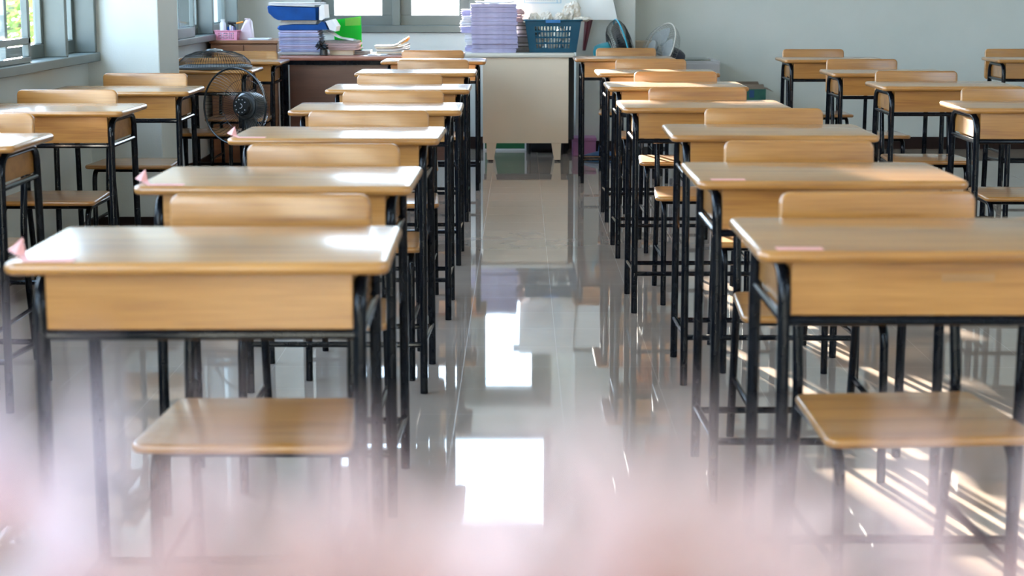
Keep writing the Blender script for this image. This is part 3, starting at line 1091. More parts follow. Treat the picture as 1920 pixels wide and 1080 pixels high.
# tall stack of lilac notebooks on the cream table
NY = CY0 + 0.05
na, nb = atY(884, 60, NY).x, atY(969, 60, NY).x
ztop = zat(7, NY)
ths = [rng.uniform(.8, 1.25) for _ in range(11)]
sc_ = (ztop - cz - 0.001) / sum(ths)
z = cz + 0.0005
for k, th_ in enumerate(ths):
    h = th_ * sc_
    bm = bmesh.new()
    o1, o2 = rng.uniform(-.007, .005), rng.uniform(-.006, .007)
    sheets(bm, na + o1, nb + o2, 0.0, 0.20, 0.0, h - 0.0012, 9, 0.0022, rng)
    lab = 'lilac notebook bundle, %s from the bottom of the tall stack on the cream table' % ordinal(k)
    tag(obj('notebook_bundle', bm, M_LILAC, loc=(0, NY + rng.uniform(-.008, .008), z), smooth=False), lab, 'notebooks', 'lilac notebook bundles on the cream table')
    z += h
bm = bmesh.new()
sheets(bm, na + .03, nb - .01, 0.02, 0.19, 0, 0.012, 5, 0.004, rng, bow=0.006)
tag(obj('loose_papers', bm, M_PAPER, loc=(0, NY, z + 0.0005), rot=(0, 0, 0.02), smooth=False), 'loose white papers on top of the tall lilac notebook stack', 'papers')
# second ragged stack behind it, towards the left
SY = CY0 + 0.275
sa = atY(866, 60, SY).x
z = 0.0
# (that stack stands on the table's rear left corner)
ths = [rng.uniform(.7, 1.3) for _ in range(7)]
zt2 = zat(17, SY)
sc_ = (zt2 - cz - 0.001) / sum(ths)
z = cz + 0.0005
for k, th_ in enumerate(ths):
    h = th_ * sc_
    bm = bmesh.new()
    o1 = rng.uniform(-.010, .012)
    sheets(bm, sa + o1 + (0.03 if k < 3 else 0), sa + 0.25 + o1, 0.0, 0.10, 0.0, h - 0.0015, 7, 0.006, rng)
    tag(obj('paper_bundle', bm, M_PAPER if k % 3 else M_LILAC, loc=(0, SY, z), smooth=False),
        'ragged paper bundle, %s from the bottom of the stack behind the lilac notebooks' % ordinal(k), 'papers', 'ragged bundles behind the lilac notebooks')
    z += h
# dark and grey books lying behind the basket
z = cz + 0.0005
DBY = CY0 + 0.275
da, db = atY(967, 60, DBY).x, atY(1012, 60, DBY).x
M_BOOKS = [mat('black_cover', (0.012, 0.013, 0.014), 0.4), mat('charcoal_cover', (0.05, 0.05, 0.052), 0.4), mat('olive_cover', (0.10, 0.095, 0.07), 0.5)]
zt3 = zat(42, DBY)
hs = [.9, .6, 1.1, .5, .8, .7, .6]
sc_ = (zt3 - z) / sum(hs)
for k, th_ in enumerate(hs):
    h = th_ * sc_
    b_ = thing('book', 'dark covered book, %s from the bottom, lying between notebooks and basket' % ordinal(k), 'book', (rng.uniform(-.006, .006), DBY, z), 0, 'dark books beside the blue basket')
    bm = bmesh.new()
    box(bm, da, db, 0, 0.10, 0, 0.003)
    box(bm, da, db, 0, 0.10, h - 0.0035, h - 0.0005)
    box(bm, db - 0.004, db, 0, 0.10, 0.003, h - 0.0035)
    obj('cover', bm, M_BOOKS[k % 3], b_, smooth=False)
    bm = bmesh.new()
    sheets(bm, da + .004, db - .005, .004, .095, .0032, h - .0038, 5, .001, rng)
    obj('pages', bm, M_PAPER if k in (1, 3) else M_GREYPA, b_, smooth=False)
    z += h
# white-pink papers behind the notebooks
bm = bmesh.new()
sheets(bm, atY(958, 20, CY0 + .33).x, atY(981, 20, CY0 + .33).x, 0, .09, 0, zat(16, CY0 + .33) - z, 9, .006, rng)
tag(obj('paper_bundle', bm, M_PINKISH, loc=(0, CY0 + .278, z + .0005), smooth=False), 'pinkish paper bundle on top of the dark books beside the basket', 'papers')

# blue basket with slotted walls
BY = CY0 + 0.07
ba, bb = atY(984, 40, BY).x, atY(1090, 40, BY).x
ca, cb = atY(990, 97, BY).x, atY(1078, 97, BY).x
zr = zat(38.5, BY) - cz
t = thing('plastic_basket', 'blue slotted plastic basket full of crumpled tissue on the cream table', 'basket', ((ba + bb) / 2, BY + 0.0, cz + 0.0005))
hw, hb = (bb - ba) / 2, (cb - ca) / 2
D = 0.19
M_BASK = noise_mat('basket_blue', (0.001, 0.062, 0.115), (0.002, 0.072, 0.13), 5, 0.35)
tap = (hw - hb)


def slotted(n, hb_, ht_, zc_, zh, place, cols, rows):
    """one slotted wall: a lattice whose holes are real"""
    bm = bmesh.new()
    th_ = 0.003
    zs = [0.0]
    z0, z1 = zh * .13, zh * .86
    ph = (z1 - z0) / rows
    for r_ in range(rows):
        zs += [z0 + ph * r_, z0 + ph * (r_ + .74)]
    zs += [zh]
    us = [-1.0]
    u0, u1 = -.70, .70
    pw = (u1 - u0) / cols
    for c_ in range(cols):
        us += [u0 + pw * (c_ + .18), u0 + pw * (c_ + .82)]
    us += [1.0]
    def P(u, z, y):
        hw_ = hb_ + (ht_ - hb_) * z / zh
        return place(u * hw_, y, z)
    for iz in range(len(zs) - 1):
        for iu in range(len(us) - 1):
            hole = iz % 2 == 1 and iu % 2 == 1
            if hole:
                continue
            ps = [(us[iu], zs[iz]), (us[iu + 1], zs[iz]), (us[iu + 1], zs[iz + 1]), (us[iu], zs[iz + 1])]
            v = [bm.verts.new(P(u, z, 0)) for u, z in ps] + [bm.verts.new(P(u, z, th_)) for u, z in ps]
            for q in ((3, 2, 1, 0), (4, 5, 6, 7), (0, 1, 5, 4), (1, 2, 6, 5), (2, 3, 7, 6), (3, 0, 4, 7)):
                bm.faces.new([v[i] for i in q])
    return bm


s0 = tap
wall = slotted('front', hb, hw, 0, zr, lambda u, y, z: (u, y - (z / zr - 1) * s0, z), 12, 4)
obj('slotted_wall', wall, M_BASK, t, smooth=False)
wall = slotted('back', hb, hw, 0, zr, lambda u, y, z: (u, D - y + (z / zr - 1) * s0, z), 12, 4)
obj('slotted_wall', wall, M_BASK, t, smooth=False)
for sg in (-1, 1):
    wall = slotted('side', D / 2 - s0, D / 2, 0, zr, lambda u, y, z: (sg * (hw + (z / zr - 1) * s0 - y), D / 2 + u, z), 7, 4)
    obj('slotted_wall', wall, M_BASK, t, smooth=False)
obj('basket_floor', boxbm(-hb, hb, s0, D - s0, 0, 0.004), M_BASK, t, smooth=False)
bm = bmesh.new()
rr_ = roundrect(2 * hw + .012, 2 * hw + .012, -.006, D + .006, .02, 0, 5)
tube(bm, [(x, y, zr) for x, y in rr_], 0.0055, 8, closed=True)
obj('basket_rim', bm, M_BASK, t)
obj('handle_tab', boxbm(-0.05, 0.05, -0.0125, -0.005, zr - 0.017, zr + 0.004, bev=0.002), mat('tab_blue', (0.005, 0.15, 0.40), 0.35), t, smooth=False)


def crumple(bm, c, r, rng, sq=(1, 1, 1)):
    g = bmesh.ops.create_icosphere(bm, subdivisions=4, radius=1.0)
    off = Vector((rng.uniform(0, 50), rng.uniform(0, 50), rng.uniform(0, 50)))
    from mathutils import noise
    for v in g['verts']:
        p = v.co.copy()
        d = .95 + 0.36 * noise.noise(p * 1.5 + off) + .42 * abs(noise.noise(p * 2.2 + off)) - .26 * abs(noise.noise(p * 3.4 - off)) + .05 * noise.noise(p * 11 + off)
        v.co = Vector((p.x * sq[0], p.y * sq[1], p.z * sq[2])) * d * r + Vector(c)


def crumpled(label, px, py, Y, r, sq=(1, 1, 1), z=None):
    bm = bmesh.new()
    p = atY(px, py, Y)
    crumple(bm, (0, 0, 0), r, rng, sq)
    tag(obj('crumpled_tissue', bm, M_TISSUE, loc=p, ang=0.35), label, 'tissue', 'crumpled tissues in the blue basket')


crumpled('crumpled beige tissue at the left end of the blue basket', 1002, 36, BY + .10, .044, (.85, 1, 1.0))
crumpled('crumpled pinkish tissue left of the middle of the blue basket', 1025, 34, BY + .075, .046, (.85, 1, .95))
crumpled('crumpled beige tissue in the middle of the blue basket', 1048, 35, BY + .06, .044, (.85, .8, .85))
crumpled('large pointed crumpled cream tissue rising at the right of the blue basket', 1071, 23, BY + .125, .060, (.95, .7, 1.1))
crumpled('crumpled tissue tail hanging over the right rim of the blue basket', 1092, 36, BY + .075, .034, (1.7, 1, .50))
for k, (u, v, zz) in enumerate(((-.10, .10, .06), (0.0, .10, .055), (.10, .10, .06), (-.05, .09, .115), (.06, .095, .12))):
    bm = bmesh.new()
    crumple(bm, (0, 0, 0), .042, rng, (1, 1, .85))
    tag(obj('crumpled_tissue', bm, M_TISSUE, loc=((ba + bb) / 2 + u, BY + v, cz + zz), ang=0.9), 'crumpled tissue seen through the slots of the blue basket', 'tissue', 'crumpled tissues seen through the basket slots')

# flip chart with two large paper sheets on a maroon stand
FY = 11.34
t = thing('flip_chart', 'flip chart of two large white sheets on a maroon stand behind the basket', 'flip chart', (0, FY, 0))
M_SHEET = noise_mat('chart_paper', (0.80, 0.80, 0.77), (0.83, 0.83, 0.80), 6, 0.55)
M_MAROON = mat('maroon_paint', (0.10, 0.012, 0.022), 0.4)


def sheet(xa, xb, xat, xbt, zb_, zt, y, name='paper_sheet'):
    bm = bmesh.new()
    nx, nz = 10, 8
    G = []
    for j in range(nz + 1):
        v_ = j / nz
        row = []
        for i in range(nx + 1):
            u = i / nx
            x = (xa + (xb - xa) * u) * (1 - v_) + (xat + (xbt - xat) * u) * v_
            row.append(bm.verts.new((x, y + .012 * math.sin(u * 5 + v_ * 2) * (1 - v_) * .6, zb_ + (zt - zb_) * v_)))
        G.append(row)
    for j in range(nz):
        for i in range(nx):
            bm.faces.new((G[j][i], G[j][i + 1], G[j + 1][i + 1], G[j + 1][i]))
    thicken(bm, 0.0009)
    return obj(name, bm, M_SHEET, t)


zb_ = zat(37.5, FY)
f0, f1, f2, f2t = atY(976, 38, FY).x, atY(1083, 38, FY).x, atY(1158, 38, FY).x, atY(1148, 0, FY).x
s1 = sheet(f0, f1, f0 - .01, f1 - .02, zb_, 1.44, -0.006)
s2 = sheet(f1 - .03, f2, f1 - .08, f2t - .07, zb_, 1.40, 0.004)
M_PRINT = mat('pale_blue_print', (0.30, 0.50, 0.66), 0.6)
M_PRINTG = mat('pale_grey_print', (0.60, 0.60, 0.60), 0.6)
xa, xb = atY(983, 5, FY).x, atY(1052, 5, FY).x
za, zb2 = zat(6, FY), zat(-45, FY)
bm = bmesh.new()
yy0, yy1 = -0.0215, -0.0205
for q in ((xa, xb, za, za + .004), (xa, xb, zb2, zb2 + .004), (xa, xa + .004, za, zb2), (xb - .004, xb, za, zb2), (xb - .03, xb - .026, za, zb2)):
    box(bm, q[0], q[1], yy0, yy1, q[2], q[3])
obj('printed_frame', bm, M_PRINT, s1, smooth=False)
bm = bmesh.new()
for k in range(12):
    z = za + .018 + k * .013
    x = xa + .012
    while x < xb - .05:
        w_ = rng.uniform(.004, .014)
        box(bm, x, x + w_, yy0, yy1, z, z + .006)
        x += w_ + .004
obj('printed_rows', bm, M_PRINTG, s1, smooth=False)
for x in (.06, .29):
    bm = bmesh.new()
    tube(bm, [(x, 0.03, 0.0), (x, 0.03, 1.40)], 0.014, 10)
    obj('stand_leg', bm, M_DARK, t)
obj('crossbar', boxbm(-0.05, .66, 0.018, 0.045, 1.38, 1.43), M_DARK, t, smooth=False)
UY = FY + 0.075
u0_, u1_ = atY(1104, 36, UY), atY(1095, 95, UY)
t = thing('umbrella', 'narrow folded maroon umbrella hanging point down right of the blue basket', 'umbrella', (0, UY, 0))
bm = bmesh.new()
rings = []
for k in range(7):
    v_ = k / 6
    c = u0_.lerp(u1_, v_)
    rr_ = .024 * (1 - v_) + .009 * v_
    rings.append([bm.verts.new((c.x + rr_ * (1 + .22 * math.cos(6 * a)) * math.cos(a), rr_ * (1 + .22 * math.cos(6 * a)) * math.sin(a), c.z)) for a in [2 * PI * q / 36 for q in range(36)]])
for A, B in zip(rings, rings[1:]):
    for q in range(36):
        bm.faces.new((A[q], A[(q + 1) % 36], B[(q + 1) % 36], B[q]))
bm.faces.new(rings[0])
bm.faces.new(rings[-1])
obj('folded_cloth', bm, M_MAROON, t)
hx = u0_.x
obj('handle', tubebm(fillet([(hx, 0, u0_.z - .02), (hx, 0, 1.445), (hx, -.065, 1.445), (hx, -.068, 1.40)], .03, 5), .006, 8), M_DARK, t)

# ------------------------------------------------------------------ on the brown desk
DZ = 0.7505
PY = BDY + 0.10
pa, pb = atY(524, 80, PY).x, atY(600, 80, PY).x
z = DZ
zt = zat(57, PY)
ths = [.35, .5, .9, 1.1, 1.0, .9, .8, 1.0]
sc_ = (zt - z) / sum(ths)
mats = [M_GREYPA, M_PAPER, M_BLUISH, M_LILAC, M_BLUISH, M_LILAC, M_BLUISH, M_LILAC]
for k, th_ in enumerate(ths):
    h = th_ * sc_
    bm = bmesh.new()
    o1 = rng.uniform(-.008, .008)
    sheets(bm, pa + o1, pb + o1 + rng.uniform(-.01, .004), 0, .25, 0, h - .001, 8, .005, rng)
    tag(obj('paper_bundle', bm, mats[k], loc=(0, PY + rng.uniform(-.006, .006), z), smooth=False),
        'bluish-white paper bundle, %s from the bottom under the blue folders on the brown desk' % ordinal(k), 'papers', 'paper bundles under the blue folders')
    z += h


def folder(name, label, pts_px, Y, dep, z0, endpx, m=M_BLUEF):
    """a soft blue folder package: outline in its own plane, rounded, with white paper sticking out at the right"""
    t = thing(name, label, 'folder', (0, Y, 0))
    bm = bmesh.new()
    ps = [atY(x, y, Y) for x, y in pts_px]
    n = len(ps)
    rings = []
    for k in range(6):
        v_ = k / 5
        s_ = 1 - .10 * (2 * v_ - 1) ** 4
        c = sum(ps, Vector()) / n
        rings.append([bm.verts.new((c.x + (p.x - c.x) * s_, dep * v_, c.z + (p.z - c.z) * (s_ if p.z > c.z else 1))) for p in ps])
    for A, B in zip(rings, rings[1:]):
        for i in range(n):
            bm.faces.new((A[i], A[(i + 1) % n], B[(i + 1) % n], B[i]))
    bm.faces.new(list(reversed(rings[0])))
    bm.faces.new(rings[-1])
    obj('cover', bm, m, t, ang=0.7)
    bm = bmesh.new()
    es = [atY(x, y, Y) for x, y in endpx]
    A = [bm.verts.new((p.x, 0.008, p.z)) for p in es]
    B = [bm.verts.new((p.x, dep - .01, p.z)) for p in es]
    n = len(es)
    for i in range(n):
        bm.faces.new((A[i], A[(i + 1) % n], B[(i + 1) % n], B[i]))
    bm.faces.new(list(reversed(A)))
    bm.faces.new(B)
    obj('paper_end', bm, M_PAPER, t, smooth=False)
    return t


folder('blue_folder', 'flat blue folder with a folded right end, lower of two on the paper stack', [(517, 53), (520, 48.5), (545, 46), (598, 46), (607, 39.5), (613, 42), (619, 55.6), (590, 56.4), (560, 56), (520, 56.8)], PY, .24, 0, [(610, 40), (622, 36.5), (631, 50), (629, 59.3), (618, 56)])
zg0, zg1 = zat(45.4, PY), zat(38.6, PY)
bm = bmesh.new()
sheets(bm, atY(526, 40, PY).x, atY(592, 40, PY).x, .01, .24, 0, zg1 - zg0, 6, .005, rng)
tag(obj('paper_bundle', bm, M_GREYPA, loc=(0, PY, zg0 + .0005), smooth=False), 'thin grey paper bundle between the two blue folders', 'papers')
folder('blue_folder', 'bulky blue folder with drooping left corner, topmost on the brown desk stack', [(498, 12.5), (500, 11), (560, 13), (597, 14), (598, 38), (560, 37.6), (520, 38), (511, 34), (500, 24)], PY - .01, .26, 0, [(598, 13), (603, 8.5), (607, 9), (609, 34), (603, 38), (598, 38)])
bm = bmesh.new()
sheets(bm, atY(503, 8, PY).x, atY(601, 8, PY).x, .01, .25, 0, zat(5.5, PY) - zat(10.5, PY), 5, .004, rng, bow=.004)
tag(obj('loose_papers', bm, M_PAPER, loc=(0, PY, zat(10.6, PY)), smooth=False), 'loose white papers on top of the bulky blue folder', 'papers')

# shorter pinkish stack
QY = BDY + 0.13
z = DZ
qa, qb = atY(618, 98, QY).x, atY(662, 98, QY).x
h = zat(94, QY) - z
t = thing('book', 'thick cream-edged book under the pinkish papers on the brown desk', 'book', (0, QY, z))
obj('pages', boxbm(qa, qb, 0, .20, .002, h - .002), M_CREAMPA, t, smooth=False)
bm = bmesh.new()
box(bm, qa - .002, qb + .002, -.002, .202, 0, .002)
box(bm, qa - .002, qb + .002, -.002, .202, h - .002, h)
obj('cover', bm, M_GREYPA, t, smooth=False)
z += h
qa, qb = atY(607, 85, QY).x, atY(671, 85, QY).x
zt = zat(76.5, QY)
for k in range(4):
    h = (zt - z) / (4 - k)
    bm = bmesh.new()
    o1 = rng.uniform(-.01, .01)
    sheets(bm, qa + o1 + (.02 if k == 0 else 0), qb + o1, -.01, .21, 0, h - .001, 7, .005, rng)
    tag(obj('paper_bundle', bm, M_PINKISH if k < 3 else M_GREYPA, loc=(0, QY, z + .0003), smooth=False), 'pinkish paper bundle, %s from the bottom of the shorter desk stack' % ordinal(k), 'papers', 'pinkish paper bundles on the brown desk')
    z += h
# curled white sheet on it
bm = bmesh.new()
G = []
for i in range(13):
    u = i / 12
    px = 600 + 62 * u
    py = 60.5 + 3 * u + 13 * (1 / (1 + math.exp(-(u - .52) * 12))) - 1.5 * math.sin(u * 9)
    p = atY(px, py, QY)
    G.append([bm.verts.new((p.x, v_, p.z + .004 * math.sin(v_ * 30 + i))) for v_ in (-.005, .06, .13, .20)])
for A, B in zip(G, G[1:]):
    for j in range(3):
        bm.faces.new((A[j], A[j + 1], B[j + 1], B[j]))
thicken(bm, 0.0015)
tag(obj('curled_sheet', bm, M_PAPER, loc=(0, QY, .0025)), 'curled white sheet sloping over the pinkish paper stack', 'paper')
# black tape-wrapped clip
t = thing('desk_brush', 'small black spiky clump standing between the two desk stacks', 'desk item', (atY(607, 95, QY - .06).x, QY - .06, DZ))
bm = bmesh.new()
lathe(bm, [(.022, 0), (.026, .004), (.024, .035), (.015, .040)], 16)
obj('base', bm, M_BLK, t)
bm = bmesh.new()
for k in range(46):
    d = Vector((rng.gauss(0, 1), rng.gauss(0, 1), rng.gauss(0.2, .8))).normalized()
    tube(bm, [Vector((-.012, 0, .058)), Vector((-.012, 0, .058)) + d * rng.uniform(.028, .046)], [.009, .003], 5)
obj('bristles', bm, M_BLK, t)
# green folder standing behind
GYF = BDY + 0.40
t = thing('green_folder', 'bright translucent green folder standing upright behind the desk papers', 'folder', (0, GYF, 0))
bm = bmesh.new()
bl, br = atY(629, 104, GYF), atY(679, 104, GYF)
for dy, off in ((0.0, 0.0), (0.012, 0.004)):
    ps = [(bl.x, DZ), (br.x, DZ), (atY(677, 30, GYF).x - off, zat(30.5, GYF)), (atY(625, 38, GYF).x - off, zat(38, GYF))]
    v = [bm.verts.new((x, dy, z)) for x, z in ps] + [bm.verts.new((x, dy + .0012, z)) for x, z in ps]
    for q in ((3, 2, 1, 0), (4, 5, 6, 7), (0, 1, 5, 4), (1, 2, 6, 5), (2, 3, 7, 6), (3, 0, 4, 7)):
        bm.faces.new([v[i] for i in q])
box(bm, bl.x, br.x, 0.0, .0132, DZ, DZ + .002)
obj('cover', bm, M_GREENF, t, smooth=False)
bm = bmesh.new()
ps = [atY(x, y, GYF) for x, y in ((647.5, 48.5), (676, 47.5), (676, 31.5), (647, 35))]
v = [bm.verts.new((p.x, -.001, p.z)) for p in ps] + [bm.verts.new((p.x, -.0004, p.z)) for p in ps]
for q in ((3, 2, 1, 0), (4, 5, 6, 7), (0, 1, 5, 4), (1, 2, 6, 5), (2, 3, 7, 6), (3, 0, 4, 7)):
    bm.faces.new([v[i] for i in q])
obj('label', bm, M_LIME, t, smooth=False)['label'] = 'pale lime label'
a, b = atY(669, 85, GYF - .03).x, atY(677, 85, GYF - .03).x
tag(obj('orange_card', boxbm(a - .05, b, GYF - .03, GYF - .026, DZ, zat(76, GYF - .03)), M_ORANGE, smooth=False), 'orange card standing in front of the green folder', 'card')
# navy notebooks and white papers
NBY = BDY + .22
z = DZ
na_, nb_ = atY(662, 96, NBY).x, atY(694, 96, NBY).x
for k in range(2):
    t = thing('notebook', ('upper' if k else 'lower') + ' navy notebook lying beside the thick cream-edged book', 'notebook', (0, NBY, z), 0, 'navy notebooks on the brown desk')
    obj('cover', boxbm(na_ + .004, nb_ + .002, 0, .15, .009, .012), M_NAVYF, t, smooth=False)
    bm = bmesh.new()
    sheets(bm, na_ + .004, nb_, .001, .148, 0, .009, 3, .001, rng)
    obj('pages', bm, M_PAPER, t, smooth=False)
    z += .0122
bm = bmesh.new()
sheets(bm, atY(690, 102, BDY + .05).x, atY(722, 102, BDY + .05).x, 0, .15, 0, .006, 3, .006, rng)
tag(obj('loose_papers', bm, M_PAPER, loc=(0, BDY + .05, DZ), smooth=False), 'loose white papers lying flat in the middle of the brown desk', 'papers')
# bent old magazines
MY = BDY + 0.20
ma, mb = atY(704, 92, MY).x, atY(763, 92, MY).x
z = DZ
for k in range(7):
    bm = bmesh.new()
    G = []
    o1 = rng.uniform(-.008, .006)
    for i in range(11):
        u = i / 10
        lift = (max(0, u - .45) ** 2) * (.020 + .012 * k) * 1.7 * (.36 + .1 * k)
        G.append([bm.verts.new((ma + o1 + (mb - ma) * u, v_, lift)) for v_ in (0, .10, .20)])
    for A, B in zip(G, G[1:]):
        for j in range(2):
            bm.faces.new((A[j], A[j + 1], B[j + 1], B[j]))
    thicken(bm, -0.0075)
    zmin = min(v.co.z for v in bm.verts)
    bmesh.ops.translate(bm, verts=bm.verts, vec=(0, 0, -zmin))
    tag(obj('magazine', bm, [M_GREYPA, M_CREAMPA, M_GREYPA, M_PAPER][k % 4], loc=(0, MY + rng.uniform(-.006, .006), z)), 'old bent magazine, %s from the bottom of the curled pile on the brown desk' % ordinal(k), 'magazine', 'bent magazines on the brown desk')
    z += .0080
bm = bmesh.new()
v0 = [atY(x, y, MY) for x, y in ((747, 82), (764, 71.5), (766, 76), (757, 84.5))]
v = [bm.verts.new((p.x, 0.0, p.z)) for p in v0] + [bm.verts.new((p.x, .16, p.z + .004)) for p in v0]
for q in ((3, 2, 1, 0), (4, 5, 6, 7), (0, 1, 5, 4), (1, 2, 6, 5), (2, 3, 7, 6), (3, 0, 4, 7)):
    bm.faces.new([v[i] for i in q])
tag(obj('orange_folder', bm, M_ORANGE, loc=(0, MY - .005, 0.004), smooth=False), 'orange folder sticking up at the right end of the magazine pile', 'folder')

# ------------------------------------------------------------------ on the corner cabinet
M_PINKB = noise_mat('pink_basket', (0.75, 0.28, 0.40), (0.80, 0.34, 0.46), 6, 0.4)
CBY = KY + 0.06
a, b = atY(402, 70, CBY).x, atY(446, 70, CBY).x
hz_ = zat(58, CBY) - kz
t = thing('pink_basket', 'small pink slotted basket of pens on the corner cabinet', 'basket', ((a + b) / 2, CBY, kz + .0005))
hw = (b - a) / 2
D2 = .10
for pl in (lambda u, y, z: (u, y, z), lambda u, y, z: (u, D2 - y, z)):
    obj('slotted_wall', slotted('w', hw * .94, hw, 0, hz_, pl, 9, 3), M_PINKB, t, smooth=False)
for sg in (-1, 1):
    obj('slotted_wall', slotted('w', D2 / 2, D2 / 2, 0, hz_, lambda u, y, z: (sg * (hw * (.94 + .06 * z / hz_) - y), D2 / 2 + u, z), 5, 3), M_PINKB, t, smooth=False)
obj('basket_floor', boxbm(-hw * .93, hw * .93, 0.003, D2 - .003, 0, .003), M_PINKB, t, smooth=False)
bm = bmesh.new()
tube(bm, [(x, y, hz_) for x, y in roundrect(2 * hw + .006, 2 * hw + .006, -.003, D2 + .003, .01, 0, 4)], .003, 6, closed=True)
obj('basket_rim', bm, M_PINKB, t)
M_WHITEP = mat('translucent_white', (0.72, 0.74, 0.80), 0.25)
t2 = thing('bottle', 'white plastic bottle standing in the small pink basket', 'bottle', (atY(418, 50, CBY + .05).x, CBY + .05, kz + .004))
hb_ = zat(36, CBY + .05) - kz - .004
bm = bmesh.new()
lathe(bm, [(.018, 0), (.021, .003), (.021, hb_ * .72), (.018, hb_ * .82), (.012, hb_ * .88), (.012, hb_ * .90)], 18)
obj('bottle_body', bm, M_WHITEP, t2)
bm = bmesh.new()
lathe(bm, [(.0135, hb_ * .885), (.0135, hb_ * .985), (.010, hb_)], 16)
obj('cap', bm, M_WHITE, t2)
pens = [(428, 50, M_BLUEF, 'blue'), (432, 47, M_WHITE, 'white'), (436, 49, M_LILAC, 'lilac'), (441, 51, M_NAVYF, 'navy')]
for px, py, m_, c_ in pens:
    Yp = CBY + .04 + .004 * (px % 5)
    p = atY(px, py, Yp)
    t2 = thing('marker', '%s marker pen standing in the small pink basket' % c_, 'pen', (p.x, Yp, kz + .0045))
    h = p.z - kz - .0045
    bm = bmesh.new()
    lathe(bm, [(.0055, 0), (.006, .002), (.006, h * .7)], 12)
    obj('barrel', bm, M_WHITE if m_ is not M_WHITE else M_LILAC, t2)
    bm = bmesh.new()
    lathe(bm, [(.0066, h * .7), (.0066, h * .97), (.004, h)], 12)
    obj('cap', bm, m_, t2)
t2 = thing('hand_tool', 'black and orange hand tool lying across the pens of the pink basket', 'tool', (0, CBY + .05, 0))
p0, p1 = atY(427, 42.5, CBY + .05), atY(456, 41, CBY + .05)
obj('handle', tubebm([(p0.x, 0, p0.z), (p0.x + .055, 0, p0.z - .004)], .008, 10), M_BLK, t2)
obj('shaft', tubebm([(p0.x + .055, 0, p0.z - .004), (p1.x, 0, p1.z)], .006, 10), M_ORANGE, t2)
obj('jaw', tubebm([(p0.x + .01, 0, p0.z - .006), (p0.x + .045, 0, p0.z - .022), (p0.x + .05, 0, zat(58, CBY + .05))], .006, 8), M_BLK, t2)
M_POUCH = noise_mat('pale_pink_pouch', (0.62, 0.48, 0.52), (0.70, 0.56, 0.60), 9, 0.35)
PYP = CBY + .06
t2 = thing('tissue_pouch', 'pale pink plastic tissue pouch slumped beside the pink basket', 'pouch', (0, PYP, kz + .0005))
bm = bmesh.new()
prof = [(446, 75), (475, 75), (474, 62), (471, 40), (467, 35), (460, 36), (456, 42), (450, 55)]
ps = [atY(x, y, PYP) for x, y in prof]
rings = []
for k in range(5):
    v_ = k / 4
    s_ = .80 + .20 * math.sin(PI * v_)
    cx_ = sum(p.x for p in ps) / len(ps)
    rings.append([bm.verts.new((cx_ + (p.x - cx_) * s_, .08 * v_, max(0, (p.z - kz) * (s_ if p.z - kz > .02 else 1)))) for p in ps])
for A, B in zip(rings, rings[1:]):
    for i in range(len(ps)):
        bm.faces.new((A[i], A[(i + 1) % len(ps)], B[(i + 1) % len(ps)], B[i]))
bm.faces.new(list(reversed(rings[0])))
bm.faces.new(rings[-1])
obj('pouch_body', bm, M_POUCH, t2, ang=1.0)
bm = bmesh.new()
lathe(bm, [(.016, 0), (.016, .003), (.006, .006)], 12, Matrix.Translation((atY(461, 40, PYP).x, .04, zat(36.5, PYP) - kz)))
obj('flap', bm, M_POUCH, t2)
bm = bmesh.new()
sheets(bm, atY(465, 74, KY + .03).x, atY(503, 74, KY + .03).x, 0, .12, 0, .012, 4, .004, rng)
tag(obj('white_papers', bm, M_PAPER, loc=(0, KY + .03, kz + .0005), smooth=False), 'small flat pile of white papers at the right of the corner cabinet', 'papers')

# ------------------------------------------------------------------ pink flowers right below the lens
t = thing('flower_stand', 'small wooden stand just below the camera carrying the flower vase', 'stand', (0.0, 0.20, 0))
bm = bmesh.new()
slab(bm, lambda i: roundrect(0.40, 0.40, -0.16, 0.16, 0.02, i), 0.70, 0.72, 0.008)
obj('stand_top', bm, M_OAK, t)
for sx_ in (-1, 1):
    for sy_ in (-1, 1):
        obj('leg', tubebm([(sx_ * .17, sy_ * .13, 0), (sx_ * .165, sy_ * .125, .70)], .014, 10), M_STEEL, t)
VX, VY = 0.0, 0.19
t = thing('flower_vase', 'white ceramic vase of pink flowers standing below the camera', 'vase', (VX, VY, 0.7205))
bm = bmesh.new()
lathe(bm, [(.030, 0), (.038, .004), (.045, .05), (.040, .12), (.026, .17), (.028, .185), (.024, .185), (.020, .17), (.020, .16)], 28)
obj('vase_body', bm, M_WHITE, t)
M_PETAL = thin_mat('pale_pink_petal', (0.93, 0.79, 0.775), 0.5)
M_PETALW = thin_mat('lilac_white_petal', (0.90, 0.80, 0.83), 0.5)
M_STEM = mat('stem_green', (0.10, 0.20, 0.05), 0.5)
M_CENTRE = noise_mat('flower_centre', (0.60, 0.34, 0.30), (0.70, 0.42, 0.36), 200, 0.8)
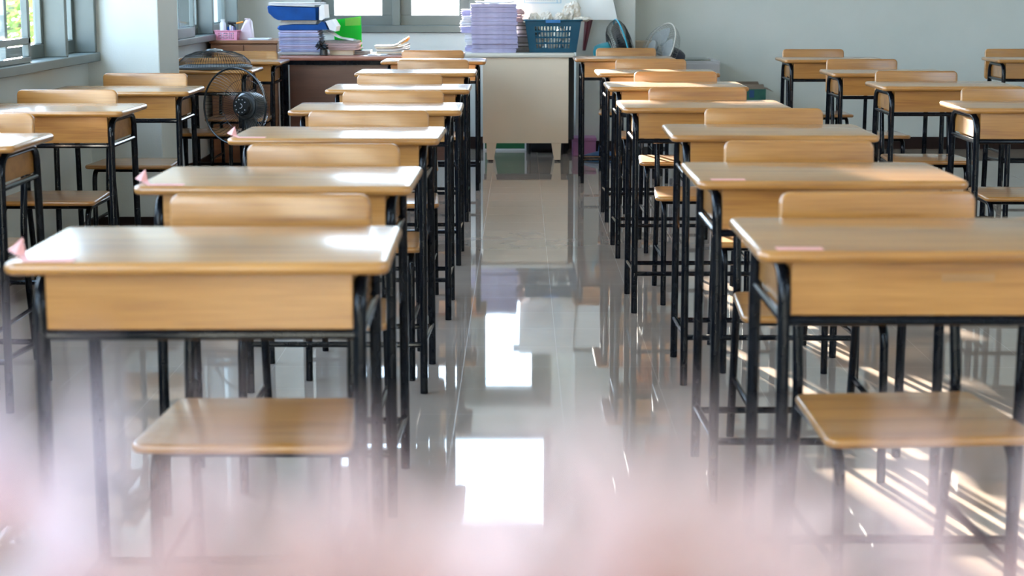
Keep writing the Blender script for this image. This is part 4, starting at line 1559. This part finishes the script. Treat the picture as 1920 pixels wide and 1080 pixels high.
HEADS = [(-20, 960, .205, 1, 'leftmost'), (135, 1120, .185, 1, 'second from left'), (345, 1150, .20, 0, 'third from left'), (570, 1160, .205, 0, 'fourth from left'),
         (800, 1180, .19, 0, 'fifth from left'), (1020, 1215, .20, 0, 'middle'), (1240, 1100, .195, 0, 'fourth from right'),
         (1490, 1210, .205, 0, 'third from right'), (1730, 1200, .195, 0, 'second from right'), (1960, 1170, .20, 0, 'rightmost')]
for px, py, zc_, kind, wh in HEADS:
    p = Vector((0, 0, CAMH)) + ray(px, py) * zc_
    t = thing('pink_flower', 'pale pink narrow-petalled flower, %s of the blurred bunch before the lens' % wh, 'flower', (VX, VY, 0.89), 0, 'pink flowers before the lens')
    loc = Vector((VX, VY, 0.89))
    q = p - loc
    obj('stem', tubebm([Vector((q.x * .08, q.y * .08, -.13)), q * .15, Vector((q.x * .6, q.y * .6, q.z * .55)), q - Vector((q.x * .03, 0, .004))], .0012, 6), M_STEM, t)
    ax = Vector((q.x * 2.2, -.02, .09)).normalized()
    xx = ax.orthogonal().normalized()
    yy = ax.cross(xx)
    M = Matrix((xx, yy, ax)).transposed().to_4x4()
    M.translation = q
    bm = bmesh.new()
    lathe(bm, [(.0035, -.003), (.005, 0), (.0042, .0025), (.001, .0035)], 14, M)
    obj('flower_centre', bm, M_CENTRE, t)
    n = 13
    for k in range(n):
        a = 2 * PI * k / n + rng.uniform(-.12, .12)
        L_ = rng.uniform(.017, .023)
        wd = rng.uniform(.0022, .0030)
        bm = bmesh.new()
        rows = []
        for i in range(7):
            u = i / 6
            r_ = .003 + L_ * u
            w_ = wd * (math.sin(PI * min(1, .12 + u * .92)) ** .6)
            zz = .004 * math.sin(u * 2.2) + .010 * u * u * (.6 if k % 2 else 1.2)
            rows.append([bm.verts.new(M @ Vector((r_ * math.cos(a) - s_ * w_ * math.sin(a), r_ * math.sin(a) + s_ * w_ * math.cos(a), zz + abs(s_) * .0006))) for s_ in (-1, 0, 1)])
        for A, B in zip(rows, rows[1:]):
            for j in range(2):
                bm.faces.new((A[j], A[j + 1], B[j + 1], B[j]))
        thicken(bm, 0.00025)
        obj('petal', bm, M_PETALW if kind else M_PETAL, t)
